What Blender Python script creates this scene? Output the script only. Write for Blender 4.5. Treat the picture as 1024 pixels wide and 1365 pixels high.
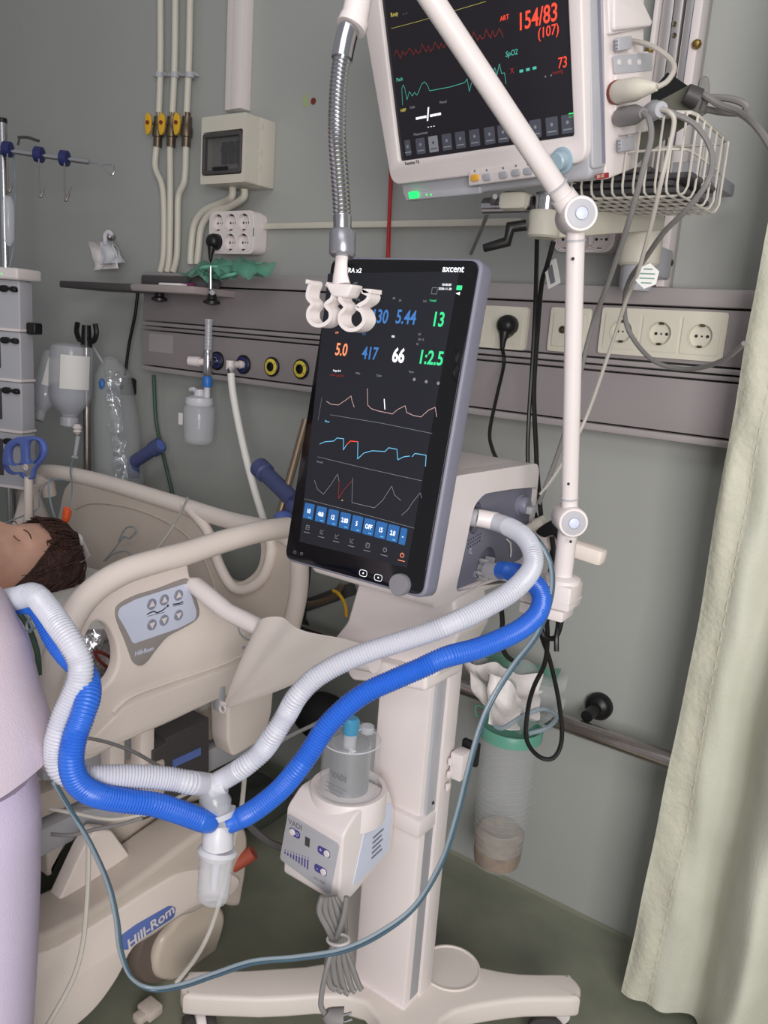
import bpy, bmesh, math, random
from mathutils import Vector as V3, Matrix, noise
for _o in list(bpy.data.objects): bpy.data.objects.remove(_o)
random.seed(7)
SC = bpy.context.scene
COL = SC.collection
# ---------------------------------------------------------------- camera
FPX = 1100.0; CX, CY = 512.0, 682.5; CAMP = V3((0, 0, 1.2))
_d = V3((-369, 5018, FPX)).normalized()
_l = V3((-1562, -362, FPX)); _l = (_l - _d * _l.dot(_d)).normalized()
AX, AZ = -_l, -_d
AY = AZ.cross(AX)            # world axes in camera coordinates (right, down, forward)
cam = bpy.data.cameras.new('camera'); cam_o = bpy.data.objects.new('camera', cam); COL.objects.link(cam_o)
cam.sensor_fit = 'VERTICAL'; cam.sensor_height = 36.0; cam.lens = FPX / 1365 * 36.0
cam.clip_start = 0.05; cam.clip_end = 50
_r = V3((AX.x, AY.x, AZ.x)); _dn = V3((AX.y, AY.y, AZ.y)); _f = V3((AX.z, AY.z, AZ.z))
_m = Matrix((( _r.x, -_dn.x, -_f.x, CAMP.x), (_r.y, -_dn.y, -_f.y, CAMP.y), (_r.z, -_dn.z, -_f.z, CAMP.z), (0, 0, 0, 1)))
cam_o.matrix_world = _m
SC.camera = cam_o
# ---------------------------------------------------------------- light
wd = bpy.data.worlds.new('world'); SC.world = wd; wd.use_nodes = True
bg = wd.node_tree.nodes['Background']; bg.inputs[0].default_value = (0.93, 0.95, 1.0, 1); bg.inputs[1].default_value = 0.28
def area(name, loc, target, size, power, color=(1, 1, 1), sy=None):
    l = bpy.data.lights.new(name, 'AREA'); l.energy = power; l.size = size; l.color = color
    if sy: l.shape = 'RECTANGLE'; l.size_y = sy
    o = bpy.data.objects.new(name, l); COL.objects.link(o); o.location = loc
    o.rotation_euler = (V3(target) - V3(loc)).to_track_quat('-Z', 'Y').to_euler(); return o
area('ceiling_panel_light', (0.0, -0.6, 2.6), (-0.6, 1.0, 0.8), 1.4, 10, (1.0, 0.97, 0.94), 0.7)
area('window_light', (0.90, -0.78, 1.30), (-0.55, 1.2, 0.85), 1.0, 45, (1.0, 0.965, 0.945), 1.0)
SC.view_settings.view_transform = 'Standard'; SC.view_settings.look = 'None'
SC.view_settings.gamma = 1.0; SC.view_settings.use_curve_mapping = False; SC.view_settings.exposure = 0.10
# ---------------------------------------------------------------- helpers
def ray(px, py):
    c = V3((px - CX, py - CY, FPX)); return V3((AX.dot(c), AY.dot(c), AZ.dot(c)))
def D(px, py, d): return CAMP + ray(px, py) * (d / FPX)          # at camera depth d
def PY(px, py, y): r = ray(px, py); return CAMP + r * (y / r.y)   # on the plane y
def PX(px, py, x): r = ray(px, py); return CAMP + r * (x / r.x)
def PZ(px, py, z): r = ray(px, py); return CAMP + r * ((z - 1.2) / r.z)
class Fr:
    def __init__(s, O, U, V, N=None):
        s.O = V3(O); s.U = V3(U).normalized(); s.V = V3(V).normalized(); s.N = V3(N).normalized() if N else s.U.cross(s.V).normalized()
        s.M = Matrix(((s.U.x, s.V.x, s.N.x, s.O.x), (s.U.y, s.V.y, s.N.y, s.O.y), (s.U.z, s.V.z, s.N.z, s.O.z), (0, 0, 0, 1)))
    def p(s, u, v, n=0): return s.O + s.U * u + s.V * v + s.N * n
    def px(s, x, y, n=0):
        r = ray(x, y); o = s.O + s.N * n
        q = CAMP + r * ((o - CAMP).dot(s.N) / r.dot(s.N)) - o
        return (q.dot(s.U), q.dot(s.V))
    def pxp(s, x, y, n=0): u, v = s.px(x, y, n); return s.p(u, v, n)
WX = Fr((0, 1.55, 0), (1, 0, 0), (0, 0, 1))        # back wall, n toward the room
ID = Matrix.Identity(4)
def cr(pts, k=8, closed=False):
    P = [V3(p) for p in pts]; n = len(P); out = []
    rng = range(n if closed else n - 1)
    for i in rng:
        if closed: a, b, c, d = P[i-1], P[i], P[(i+1) % n], P[(i+2) % n]
        else: a, b, c, d = P[max(i-1, 0)], P[i], P[i+1], P[min(i+2, n-1)]
        for j in range(k):
            t = j / k
            out.append(0.5 * ((2*b) + (c-a)*t + (2*a-5*b+4*c-d)*t*t + (3*b-a-3*c+d)*t**3))
    if not closed: out.append(P[-1])
    return out
def cr2(pts, k=6): return [(p.x, p.y) for p in cr([(a, b, 0) for a, b in pts], k, True)]
def rounded(pts, r, k=4):
    out = []; n = len(pts)
    for i in range(n):
        a, b, c = V3((*pts[i-1], 0)), V3((*pts[i], 0)), V3((*pts[(i+1) % n], 0))
        d1, d2 = a - b, c - b; rr = min(r, d1.length * .45, d2.length * .45)
        p, q = b + d1.normalized() * rr, b + d2.normalized() * rr
        for j in range(k + 1):
            t = j / k; w = p * (1-t)**2 + b * 2*t*(1-t) + q * t*t; out.append((w.x, w.y))
    return out
def rrect(u0, v0, u1, v1, r, k=4): return rounded([(u0, v0), (u1, v0), (u1, v1), (u0, v1)], r, k)
def ell(cu, cv, ru, rv=None, n=28): rv = rv or ru; return [(cu + ru*math.cos(2*math.pi*i/n), cv + rv*math.sin(2*math.pi*i/n)) for i in range(n)]
def resample(P, step):
    out = [P[0]]; acc = 0
    for a, b in zip(P, P[1:]):
        L = (b - a).length
        while acc + L >= step:
            t = (step - acc) / L; a = a.lerp(b, t); out.append(a); L = (b - a).length; acc = 0
        acc += L
    if (out[-1] - P[-1]).length > step * .3: out.append(P[-1])
    return out
class G:
    def __init__(s): s.bm = bmesh.new()
    def raw(s, vs, fs):
        b = [s.bm.verts.new(v) for v in vs]
        for f in fs:
            try: s.bm.faces.new([b[i] for i in f])
            except ValueError: pass
        return s
    def box(s, c, d, M=ID, b=0, seg=2):
        t = bmesh.new(); bmesh.ops.create_cube(t, size=1)
        bmesh.ops.scale(t, vec=d, verts=t.verts)
        if b: bmesh.ops.bevel(t, geom=t.edges[:], offset=min(b, min(d)*.49), segments=seg, affect='EDGES', profile=.5)
        bmesh.ops.translate(t, vec=c, verts=t.verts); return s.add(t, M)
    def add(s, t, M=ID):
        t.verts.ensure_lookup_table()
        s.raw([M @ v.co for v in t.verts], [[v.index for v in f.verts] for f in (t.verts.index_update() or t.faces)]); t.free(); return s
    def mesh(s, me, M=ID):
        s.raw([M @ v.co for v in me.vertices], [list(p.vertices) for p in me.polygons]); return s
    def loft(s, rings, cap=True, closed=False):
        n = len(rings[0]); vs = [p for r in rings for p in r]; fs = []
        m = len(rings)
        for i in range(m if closed else m - 1):
            j = (i + 1) % m
            for k in range(n):
                l = (k + 1) % n; fs.append((i*n+k, i*n+l, j*n+l, j*n+k))
        if cap and not closed: fs.append(tuple(range(n))[::-1]); fs.append(tuple((m-1)*n+k for k in range(n)))
        return s.raw(vs, fs)
    def tube(s, pts, r, n=10, cap=True, flat=None, closed=False):
        P = [V3(p) for p in pts]; P = [p for i, p in enumerate(P) if i == 0 or (p - P[i-1]).length > 1e-6]
        m = len(P); rings = []
        T = [(P[min(i+1, m-1)] - P[max(i-1, 0)]).normalized() for i in range(m)]
        if closed: T = [(P[(i+1) % m] - P[i-1]).normalized() for i in range(m)]
        u = T[0].orthogonal().normalized()
        if flat: u = V3(flat[0]).normalized()
        for i in range(m):
            u = (u - T[i] * u.dot(T[i]))
            u = u.normalized() if u.length > 1e-6 else T[i].orthogonal().normalized()
            v = T[i].cross(u)
            rr = r(i / max(m-1, 1), i) if callable(r) else (r[i] if isinstance(r, (list, tuple)) else r)
            k = flat[1] if flat else 1
            rings.append([P[i] + u * math.cos(2*math.pi*j/n) * rr + v * math.sin(2*math.pi*j/n) * rr * k for j in range(n)])
        return s.loft(rings, cap, closed)
    def rod(s, a, b, r, n=12): return s.tube([a, b], r, n)
    def lathe(s, prof, M=ID, n=24, cap=True):      # prof (r, z) along local z
        return s.loft([[M @ V3((max(r, 1e-5)*math.cos(2*math.pi*j/n), max(r, 1e-5)*math.sin(2*math.pi*j/n), z)) for j in range(n)] for r, z in prof], cap)
    def ball(s, c, r, M=ID, n=16):
        r = r if isinstance(r, (tuple, list)) else (r, r, r)
        t = bmesh.new(); bmesh.ops.create_uvsphere(t, u_segments=n, v_segments=max(n//2, 6), radius=1)
        bmesh.ops.scale(t, vec=r, verts=t.verts); bmesh.ops.translate(t, vec=c, verts=t.verts); return s.add(t, M)
    def plate(s, F, loops, n0, th, b=0, res=2):
        cu = bpy.data.curves.new('t', 'CURVE'); cu.dimensions = '2D'; cu.fill_mode = 'BOTH'
        for lp in loops:
            sp = cu.splines.new('POLY'); sp.points.add(len(lp)-1); sp.use_cyclic_u = True
            for q, (a, c) in zip(sp.points, lp): q.co = (a, c, 0, 1)
        cu.extrude = max(th/2 - b, 1e-5); cu.bevel_depth = b; cu.bevel_resolution = res; cu.offset = -b
        o = bpy.data.objects.new('t', cu); me = o.to_mesh()
        s.mesh(me, F.M @ Matrix.Translation((0, 0, n0 - th/2))); o.to_mesh_clear(); bpy.data.objects.remove(o); bpy.data.curves.remove(cu); return s
    def text(s, F, t, u, v, size, n=0.0005, ex=0.0001, ax='CENTER', rot=0, shear=0, bold=0, sx=1):
        cu = bpy.data.curves.new('t', 'FONT'); cu.body = t; cu.size = size; cu.align_x = ax; cu.align_y = 'CENTER'; cu.extrude = ex; cu.shear = shear; cu.offset = bold; cu.resolution_u = 3
        o = bpy.data.objects.new('t', cu); me = o.to_mesh()
        s.mesh(me, F.M @ Matrix.Translation((u, v, n)) @ Matrix.Rotation(rot, 4, 'Z') @ Matrix.Diagonal((sx, 1, 1, 1))); o.to_mesh_clear(); bpy.data.objects.remove(o); bpy.data.curves.remove(cu); return s
    def ribbon(s, F, pts, w, n=0.0004):            # thin raised line drawn on a panel
        for (a, b), (c, d) in zip(pts, pts[1:]):
            L = math.hypot(c-a, d-b)
            if L < 1e-6: continue
            ox, oy = -(d-b)/L*w/2, (c-a)/L*w/2
            s.raw([F.p(a+ox, b+oy, n), F.p(a-ox, b-oy, n), F.p(c-ox, d-oy, n), F.p(c+ox, d+oy, n)], [(0, 1, 2, 3)])
        return s
    def build(s, name, mat, parent=None, ang=40, kind=None, sub=0):
        me = bpy.data.meshes.new(name); bmesh.ops.remove_doubles(s.bm, verts=s.bm.verts, dist=1e-6)
        bmesh.ops.recalc_face_normals(s.bm, faces=s.bm.faces); s.bm.to_mesh(me); s.bm.free()
        me.polygons.foreach_set('use_smooth', [True] * len(me.polygons)); me.set_sharp_from_angle(angle=math.radians(ang))
        me.materials.append(mat); o = bpy.data.objects.new(name, me); COL.objects.link(o)
        if parent is not None:
            root = parent
            while root.parent: root = root.parent
            mw = Matrix.Translation(root.location) @ root.rotation_euler.to_matrix().to_4x4() if root.type == 'EMPTY' else ID
            me.transform(mw.inverted()); o.parent = parent
        if kind: o['kind'] = kind
        return o
def T(name, label, cat, loc=(0, 0, 0), group=None):
    o = bpy.data.objects.new(name, None); COL.objects.link(o); o.location = loc; o.empty_display_size = .02
    o['label'] = label; o['category'] = cat
    if group: o['group'] = group
    return o
def tag(o, label, cat, group=None):
    o['label'] = label; o['category'] = cat
    if group: o['group'] = group
    return o
def copytree(o, off, parent=None):
    c = o.copy(); COL.objects.link(c); c.parent = parent
    if parent is None: c.location = o.location + V3(off)
    for ch in o.children: copytree(ch, off, c)
    return c
def lin(c): return tuple(((x/255+.055)/1.055)**2.4 if x/255 > .04045 else x/255/12.92 for x in c)
def mat(name, c, rough=.5, metal=0, var=.05, vs=6, bump=0, bs=80, trans=0, alpha=1, emit=None, es=0, ior=1.45, coat=0, c2=None, sss=0):
    m = bpy.data.materials.new(name); m.use_nodes = True; nt = m.node_tree; p = nt.nodes['Principled BSDF']
    L = nt.links; tc = nt.nodes.new('ShaderNodeTexCoord')
    c = lin(c); p.inputs['Roughness'].default_value = rough; p.inputs['Metallic'].default_value = metal; p.inputs['IOR'].default_value = ior
    if coat: p.inputs['Coat Weight'].default_value = coat
    if sss: p.inputs['Subsurface Weight'].default_value = sss; p.inputs['Subsurface Radius'].default_value = (.02, .008, .005); p.inputs['Subsurface Scale'].default_value = .5
    nz = nt.nodes.new('ShaderNodeTexNoise'); nz.inputs['Scale'].default_value = vs; nz.inputs['Detail'].default_value = 4; L.new(tc.outputs['Object'], nz.inputs['Vector'])
    rp = nt.nodes.new('ShaderNodeValToRGB'); rp.color_ramp.elements[0].position = .3; rp.color_ramp.elements[1].position = .7
    lo = lin([x for x in (c2 or ())]) if c2 else tuple(x*(1-var) for x in c)
    rp.color_ramp.elements[0].color = (*lo, 1); rp.color_ramp.elements[1].color = (*[min(1, x*(1+var)) for x in c], 1)
    L.new(nz.outputs['Fac'], rp.inputs['Fac']); L.new(rp.outputs['Color'], p.inputs['Base Color'])
    if bump:
        n2 = nt.nodes.new('ShaderNodeTexNoise'); n2.inputs['Scale'].default_value = bs; n2.inputs['Detail'].default_value = 3; L.new(tc.outputs['Object'], n2.inputs['Vector'])
        bp = nt.nodes.new('ShaderNodeBump'); bp.inputs['Strength'].default_value = bump; bp.inputs['Distance'].default_value = .01; L.new(n2.outputs['Fac'], bp.inputs['Height']); L.new(bp.outputs['Normal'], p.inputs['Normal'])
    if trans: p.inputs['Transmission Weight'].default_value = trans
    if alpha < 1: p.inputs['Alpha'].default_value = alpha
    if emit: p.inputs['Emission Color'].default_value = (*lin(emit), 1); p.inputs['Emission Strength'].default_value = es
    return m
MT = dict(
 wall=mat('wall_paint', (165, 167, 164), .55, var=.03, vs=1.5, bump=.05, bs=250), floor=mat('vinyl_floor', (134, 136, 120), .35, var=.07, vs=9, bump=.02, bs=60, c2=(122, 125, 110)),
 white=mat('white_plastic', (226, 217, 216), .38, var=.02), cream=mat('cream_plastic', (208, 203, 190), .42, var=.03), ivory=mat('ivory_socket', (222, 217, 202), .35, var=.02),
 beige=mat('beige_bed_plastic', (232, 220, 212), .45, var=.03, bump=.03, bs=300), beige2=mat('beige_base_plastic', (200, 188, 177), .5, var=.04, bump=.04, bs=300), beige3=mat('pale_beige_plastic', (222, 213, 206), .45, var=.03),
 grey=mat('grey_blue_plastic', (128, 128, 144), .42, var=.03), grey2=mat('slate_plastic', (112, 112, 128), .5, var=.03), dgrey=mat('dark_grey_plastic', (72, 68, 69), .5, var=.06), lgrey=mat('light_grey_plastic', (178, 178, 184), .4, var=.02),
 black=mat('black_plastic', (22, 21, 22), .4, var=.05), rubber=mat('black_rubber', (28, 27, 28), .7, var=.08), bglass=mat('black_screen_glass', (12, 12, 15), .09, var=.02, coat=.3),
 panel=mat('grey_anodised_panel', (158, 150, 152), .42, metal=.12, var=.02, vs=3), panel2=mat('grey_panel_lip', (172, 165, 166), .38, metal=.15, var=.02), alu=mat('brushed_aluminium', (188, 184, 184), .35, metal=.7, var=.04),
 chrome=mat('chrome', (200, 200, 205), .18, metal=1, var=.03), steel=mat('steel', (182, 174, 170), .25, metal=1, var=.08), brass=mat('brass', (150, 125, 70), .35, metal=.9, var=.15), nickel=mat('dull_valve_metal', (110, 98, 84), .4, metal=.8, var=.2, vs=60),
 yellow=mat('yellow_paint', (214, 168, 40), .45, var=.06), yring=mat('yellow_ring_plastic', (226, 206, 80), .4, var=.04), blue=mat('blue_plastic', (58, 74, 138), .45, var=.05), blue2=mat('periwinkle_plastic', (92, 112, 184), .42, var=.04), navy=mat('navy_plastic', (38, 44, 96), .45, var=.05), slateblue=mat('slate_blue_grip', (72, 80, 122), .5, var=.05),
 hose_b=mat('blue_hose_plastic', (46, 104, 206), .32, var=.03, sss=.1), hose_w=mat('milky_hose_plastic', (204, 205, 216), .34, var=.02, sss=.25, alpha=.93), hose_w2=mat('white_hose_plastic', (224, 222, 218), .4, var=.02),
 clear=mat('clear_plastic', (225, 228, 232), .08, var=.01, alpha=.22, coat=1.0), clear2=mat('frosted_clear_plastic', (218, 220, 228), .2, var=.01, alpha=.38, coat=.4), milky=mat('milky_plastic', (222, 222, 228), .35, var=.02, alpha=.8), smoke=mat('smoked_window', (90, 92, 94), .12, var=.05, alpha=.35),
 tubeb=mat('blue_grey_tubing', (72, 98, 116), .2, var=.05, alpha=.85), tubec=mat('clear_grey_tubing', (150, 165, 176), .15, var=.05, alpha=.7),
 green=mat('mint_plastic', (112, 178, 158), .35, var=.08, alpha=.9), gfilm=mat('green_film', (92, 150, 128), .2, var=.3, vs=25, alpha=.6), film=mat('clear_film', (200, 205, 205), .1, var=.1, alpha=.3), filmw=mat('white_film', (232, 226, 224), .4, var=.06, vs=20, alpha=.95, bump=.5, bs=30), foil=mat('crumpled_clear_wrap', (205, 206, 212), .22, metal=.85, var=.2, vs=40, bump=1.0, bs=26),
 red=mat('red_plastic', (170, 36, 40), .45, var=.04), dred=mat('brick_red_pedal', (160, 76, 58), .5, var=.05), orange=mat('orange_plastic', (230, 92, 34), .4, var=.04), amber=mat('amber_plastic', (235, 175, 60), .4, var=.03), maroon=mat('maroon_ring', (120, 44, 34), .5),
 jacket=mat('lilac_jacket_cloth', (220, 204, 216), .85, var=.03, bump=.15, bs=500), trouser=mat('lilac_trouser_cloth', (205, 192, 218), .85, var=.03, bump=.15, bs=500), sheet=mat('white_sheet', (232, 229, 224), .85, var=.04, bump=.3, bs=14), gown=mat('pale_gown', (196, 204, 214), .85, var=.05, bump=.3, bs=20),
 skin=mat('skin', (228, 180, 158), .5, var=.07, vs=22, sss=.15), skin_lid=mat('lid_skin', (150, 96, 82), .5, var=.06, vs=30), lip=mat('lip_skin', (176, 106, 98), .45), hair=mat('dark_brown_hair', (74, 50, 44), .6, var=.4, vs=60, bump=.8, bs=120), fluid=mat('brown_fluid', (150, 118, 84), .35, var=.35, vs=40, alpha=.9), froth=mat('pale_froth', (186, 170, 150), .6, var=.2, vs=50, alpha=.55), water=mat('clear_fluid', (190, 196, 208), .1, var=.02, alpha=.4), paper=mat('paper', (228, 226, 224), .7, var=.02), print_=mat('grey_print', (120, 120, 128), .7), ink=mat('dark_ink', (40, 40, 46), .6),
 label=mat('pale_blue_label', (206, 212, 232), .4, var=.01), bluelbl=mat('blue_label', (96, 118, 184), .45, var=.03), purple=mat('indigo_print', (74, 70, 140), .5), cable=mat('grey_cable', (128, 125, 124), .45, var=.03), cable2=mat('pale_cable', (186, 180, 172), .45, var=.03), wirec=mat('white_coated_wire', (206, 200, 192), .4, var=.02), card=mat('dark_grey_cloth', (78, 76, 78), .8, var=.1, bump=.3, bs=60), olive=mat('olive_grey_cloth', (96, 96, 86), .8, var=.15, vs=10), gcable=mat('dark_green_hose', (58, 84, 72), .5), bronze=mat('dull_bronze_tube', (140, 122, 104), .35, metal=.6, var=.08))
def em(name, c, s=1.0): return mat(name, c, .5, var=.01, emit=c, es=s)
EM = dict(white=em('lit_white', (235, 238, 245), .75), grey=em('lit_grey', (120, 122, 128), .35), blue=em('lit_blue', (58, 108, 170), .5), green=em('lit_green', (52, 196, 128), .6), orange=em('lit_orange', (236, 138, 96), .6), red=em('lit_red', (240, 72, 52), .7), dred=em('lit_dim_red', (130, 40, 38), .3), teal=em('lit_teal', (74, 168, 152), .5), cyan=em('lit_cyan', (104, 176, 214), .5), btn=em('lit_button_blue', (40, 92, 150), .35), led=em('lit_led', (40, 235, 110), 1.0), pink=em('lit_pink_trace', (196, 160, 158), .35), scr=em('lit_dark_screen', (26, 27, 34), .35), bar=em('lit_button_grey', (70, 72, 82), .3), yel=em('lit_yellow', (190, 180, 90), .4))
# ================================================================ the setting
def struct(g, name, m, **k):
    o = g.build(name, m, **k); o['kind'] = 'structure'; return o
struct(G().box((-0.7, 1.60, 1.40), (6.2, 0.1, 2.8)), 'wall_back', MT['wall'])
struct(G().box((-3.75, 0.0, 1.40), (0.1, 3.1, 2.8)), 'wall_left', MT['wall'])
struct(G().box((-0.7, 0.0, -0.05), (6.2, 3.3, 0.1)), 'floor', MT['floor'])
g = G(); prof = [(1.549, 0.012), (1.546, 0.004), (1.535, 0.0012), (1.50, 0.001), (1.49, 0.0005), (1.49, 0.0), (1.549, 0.0)]
g.loft([[V3((x, y, z)) for y, z in prof] for x in (-3.7, 2.4)])
struct(g, 'baseboard_back', MT['floor'])
# ---------------------------------------------------------------- curtain
ex, ey = PY(942, 760, 1.38).x, 1.38
cpts = [(0, -.01), (.035, -.012), (.075, -.012), (.12, .012), (.155, -.05), (.20, -.085), (.245, -.03), (.27, .04), (.31, .055), (.345, -.02), (.38, -.08), (.43, -.07), (.46, .0), (.50, .05), (.54, 0), (.58, -.06), (.63, -.06), (.67, 0), (.71, .04)]
path = cr([(ex + a, ey + b, 0) for a, b in cpts], 7)
def curtain_at(i, z):
    p = path[i]; t = i / (len(path)-1); k = 1 + .25*math.sin(z*1.7 + t*4)
    base_y = ey + (p.y - ey) * k
    wob = .010*math.sin(z*3.1 + t*9) + .006*noise.noise(V3((t*14, z*3.5, 1)))
    dx = (min(z, 1.6)-.85)*.034
    cr_ = .010*noise.noise(V3((t*22 + z*3, z*7, 4)))
    return V3((p.x + dx + wob*.5, base_y + wob + cr_, z))
nz_ = 90; zs = [0.03 + 2.3*j/nz_ for j in range(nz_+1)]
cur = T('curtain', 'pale yellow green privacy curtain hanging in folds at the right edge', 'curtain', (ex+.3, ey, 0.03))
mcur = mat('curtain_cloth', (203, 203, 189), .55, var=.04, vs=9, bump=.10, bs=160, c2=(194, 195, 179)); 
mhem = mat('curtain_hem_cloth', (198, 197, 180), .65, var=.05, vs=30, bump=.25, bs=90)
g = G(); n_ = len(path)
vs = [curtain_at(i, z) for z in zs for i in range(n_)] + [curtain_at(i, z) + V3((0, .0015, 0)) for z in zs for i in range(n_)]
o_ = len(zs)*n_; fs = []
for j in range(nz_):
    for i in range(n_-1):
        a = j*n_+i; fs.append((a, a+1, a+n_+1, a+n_)); fs.append((o_+a, o_+a+n_, o_+a+n_+1, o_+a+1))
for j in range(nz_):
    for i in (0, n_-1): a = j*n_+i; fs.append((a, a+n_, o_+a+n_, o_+a))
g.raw(vs, fs); g.build('cloth', mcur, cur, 60)
g = G(); hn = 11; vs = [curtain_at(i, z) + V3((-.001 if i == 0 else 0, -.0022, 0)) for z in zs for i in range(hn)]
g.raw(vs, [(j*hn+i, j*hn+i+1, (j+1)*hn+i+1, (j+1)*hn+i) for j in range(nz_) for i in range(hn-1)])
g.build('hem', mhem, cur, 60)
g = G(); seam = [curtain_at(9, z) + V3((0, -.0032, 0)) for z in zs]
for a in range(0, len(seam)-1): g.tube([seam[a].lerp(seam[a+1], .1), seam[a].lerp(seam[a+1], .75)], .0007, 4)
g.build('seam_stitching', MT['cream'], cur)
# ---------------------------------------------------------------- bed head unit on the wall
FY = 1.49; HU = Fr((0, FY, 0), (1, 0, 0), (0, 0, 1))
xL, xR = HU.px(191, 450)[0], 0.35
zt = HU.px(997, 386)[1]; zz = lambda y, x=960: HU.px(x, y)[1]
hu = T('bed_head_unit', 'long grey metal bed head service panel fixed along the wall', 'wall panel', ((xL+xR)/2, 1.55, zz(588)))
def band(name, y0, y1, dn, m, b=.002):
    z0, z1 = zz(y1), zz(y0); dep = .06 + dn
    return G().box(((xL+xR)/2, 1.55 - dep/2, (z0+z1)/2), (xR-xL, dep, z1-z0-.0012), b=b).build(name, m, hu)
band('top_lip', 385, 411, .006, MT['panel2'], .003)
sc_ = band('socket_channel', 412.5, 489, 0, MT['panel'])
band('trim_strip', 490.5, 499, .004, MT['panel2'])
band('trim_strip', 500.5, 508, .001, MT['panel'])
lc_ = band('lower_cover', 509.5, 584, .003, MT['panel'])
band('bottom_lip', 585.5, 597, .007, MT['panel2'], .003)
g = G().plate(HU, [rrect(*HU.px(200, 468), *HU.px(232, 447), .002)], .0035, .0006)
g.build('rating_label', MT['panel2'], lc_)
def round_outlet(px, py, ring, core, r=.020, name='gas_outlet'):
    u, v = HU.px(px, py, .004); M = HU.M @ Matrix.Translation((u, v, .002))
    a = G().lathe([(r*1.18, 0), (r*1.18, .006), (r*1.02, .0085), (r*1.0, .004), (.001, .004)], M, 32).build(name, MT['black'], hu)
    G().lathe([(r*.98, .003), (r*.98, .008), (r*.60, .010), (r*.55, .004)], M, 32, False).build('coloured_ring', ring, a)
    G().lathe([(r*.52, .003), (r*.52, .011), (r*.4, .012), (r*.32, .006), (.001, .006)], M, 24).build('port', core, a)
    g = G()
    for s in (.55, -.6, 2.4): g.box((math.cos(s)*r*.78, math.sin(s)*r*.78, .0095), (.004, .0012, .0012), M @ ID)
    g.build('ring_mark', MT['ink'], a); return u, v
round_outlet(290, 481, MT['navy'], MT['steel'], name='blue_gas_outlet')
oB = round_outlet(325, 486, MT['navy'], MT['steel'], name='blue_gas_outlet')
round_outlet(363, 489, MT['yring'], MT['black'], name='yellow_gas_outlet')
round_outlet(402, 492, MT['yring'], MT['black'], name='yellow_gas_outlet')
def schuko(F, u, v, n, parent, r=.0205, rotc=0, m=None, dep=.0095):   # n is the face level; the dish is sunk behind it
    m = m or MT['ivory']; M = F.M @ Matrix.Translation((u, v, n)) @ Matrix.Rotation(rotc, 4, 'Z')
    a = G().lathe([(r*1.07, .0002), (r*1.05, .0012), (r*.99, .0012), (r*.97, -dep), (.0005, -dep)], M, 28, False).build('socket_dish', m, parent)
    g = G()
    for s in (-1, 1): g.lathe([(.0028, -dep), (.0028, -dep+.0006), (.0001, -dep+.0006)], M @ Matrix.Translation((s*.0095, 0, 0)), 10)
    g.box((0, 0, -dep+.0004), (.003, .0028, .0006), M)
    g.build('contact_hole', MT['ink'], a)
    g = G()
    for s in (-1, 1): g.box((0, s*r*.86, -dep/2), (.006, .004, dep*.9), M)
    g.build('earth_clip', MT['nickel'], a); return a
def plate_sock(c, y0, gangs, gl, h=.082, pitch=.071, holes=True):
    us = [HU.px(x, y, .008)[0] for x, y in c]; v = sum(HU.px(x, y, .008)[1] for x, y in c)/len(c)
    u0, u1 = min(us) - h/2, max(us) + h/2
    sp = T('socket_plate', gl[0], 'wall socket', HU.p((u0+u1)/2, v-h/2, 0))
    hl = [ell(u, v, .0205) for u in us] if holes else []
    fr = G().plate(HU, [rrect(u0, v-h/2, u1, v+h/2, .006)] + hl, .008, .008, .002 if not hl else 0).build('frame', MT['ivory'], sp)
    for i, u in enumerate(us):
        w = .058
        ins = G().plate(HU, [rrect(u-w/2-.003, v-.031, u+w/2+.003, v+.031, .004)] + ([ell(u, v, .0205)] if holes else []), .0105, .003, 0 if holes else .0012).build('insert', MT['ivory'], sp)
        if holes: schuko(HU, u, v, .0105, ins)
        else:
            g = G()
            for s in (-1, 1):
                g.lathe([(.007, .0), (.007, .0035), (.005, .0045), (.004, .002), (.0005, .002)], HU.M @ Matrix.Translation((u+s*.010, v, .0103)), 18)
            g.build('antenna_port', MT['nickel'], ins)
            G().box((u, v+.014, .0109), (.008, .004, .001), HU.M).build('status_mark', MT['yring'], ins)
    return sp
plate_sock([(829, 440), (880, 445), (934, 450)], 0, 3, ['ivory triple wall socket plate on the panel nearest the curtain'])
plate_sock([(758, 440)], 0, 1, ['ivory single aerial socket plate behind the white support pole'], holes=False)
sp2 = plate_sock([(626, 434), (677, 437)], 0, 2, ['ivory double socket plate beside the ventilator screen, black plug in it'])
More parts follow.
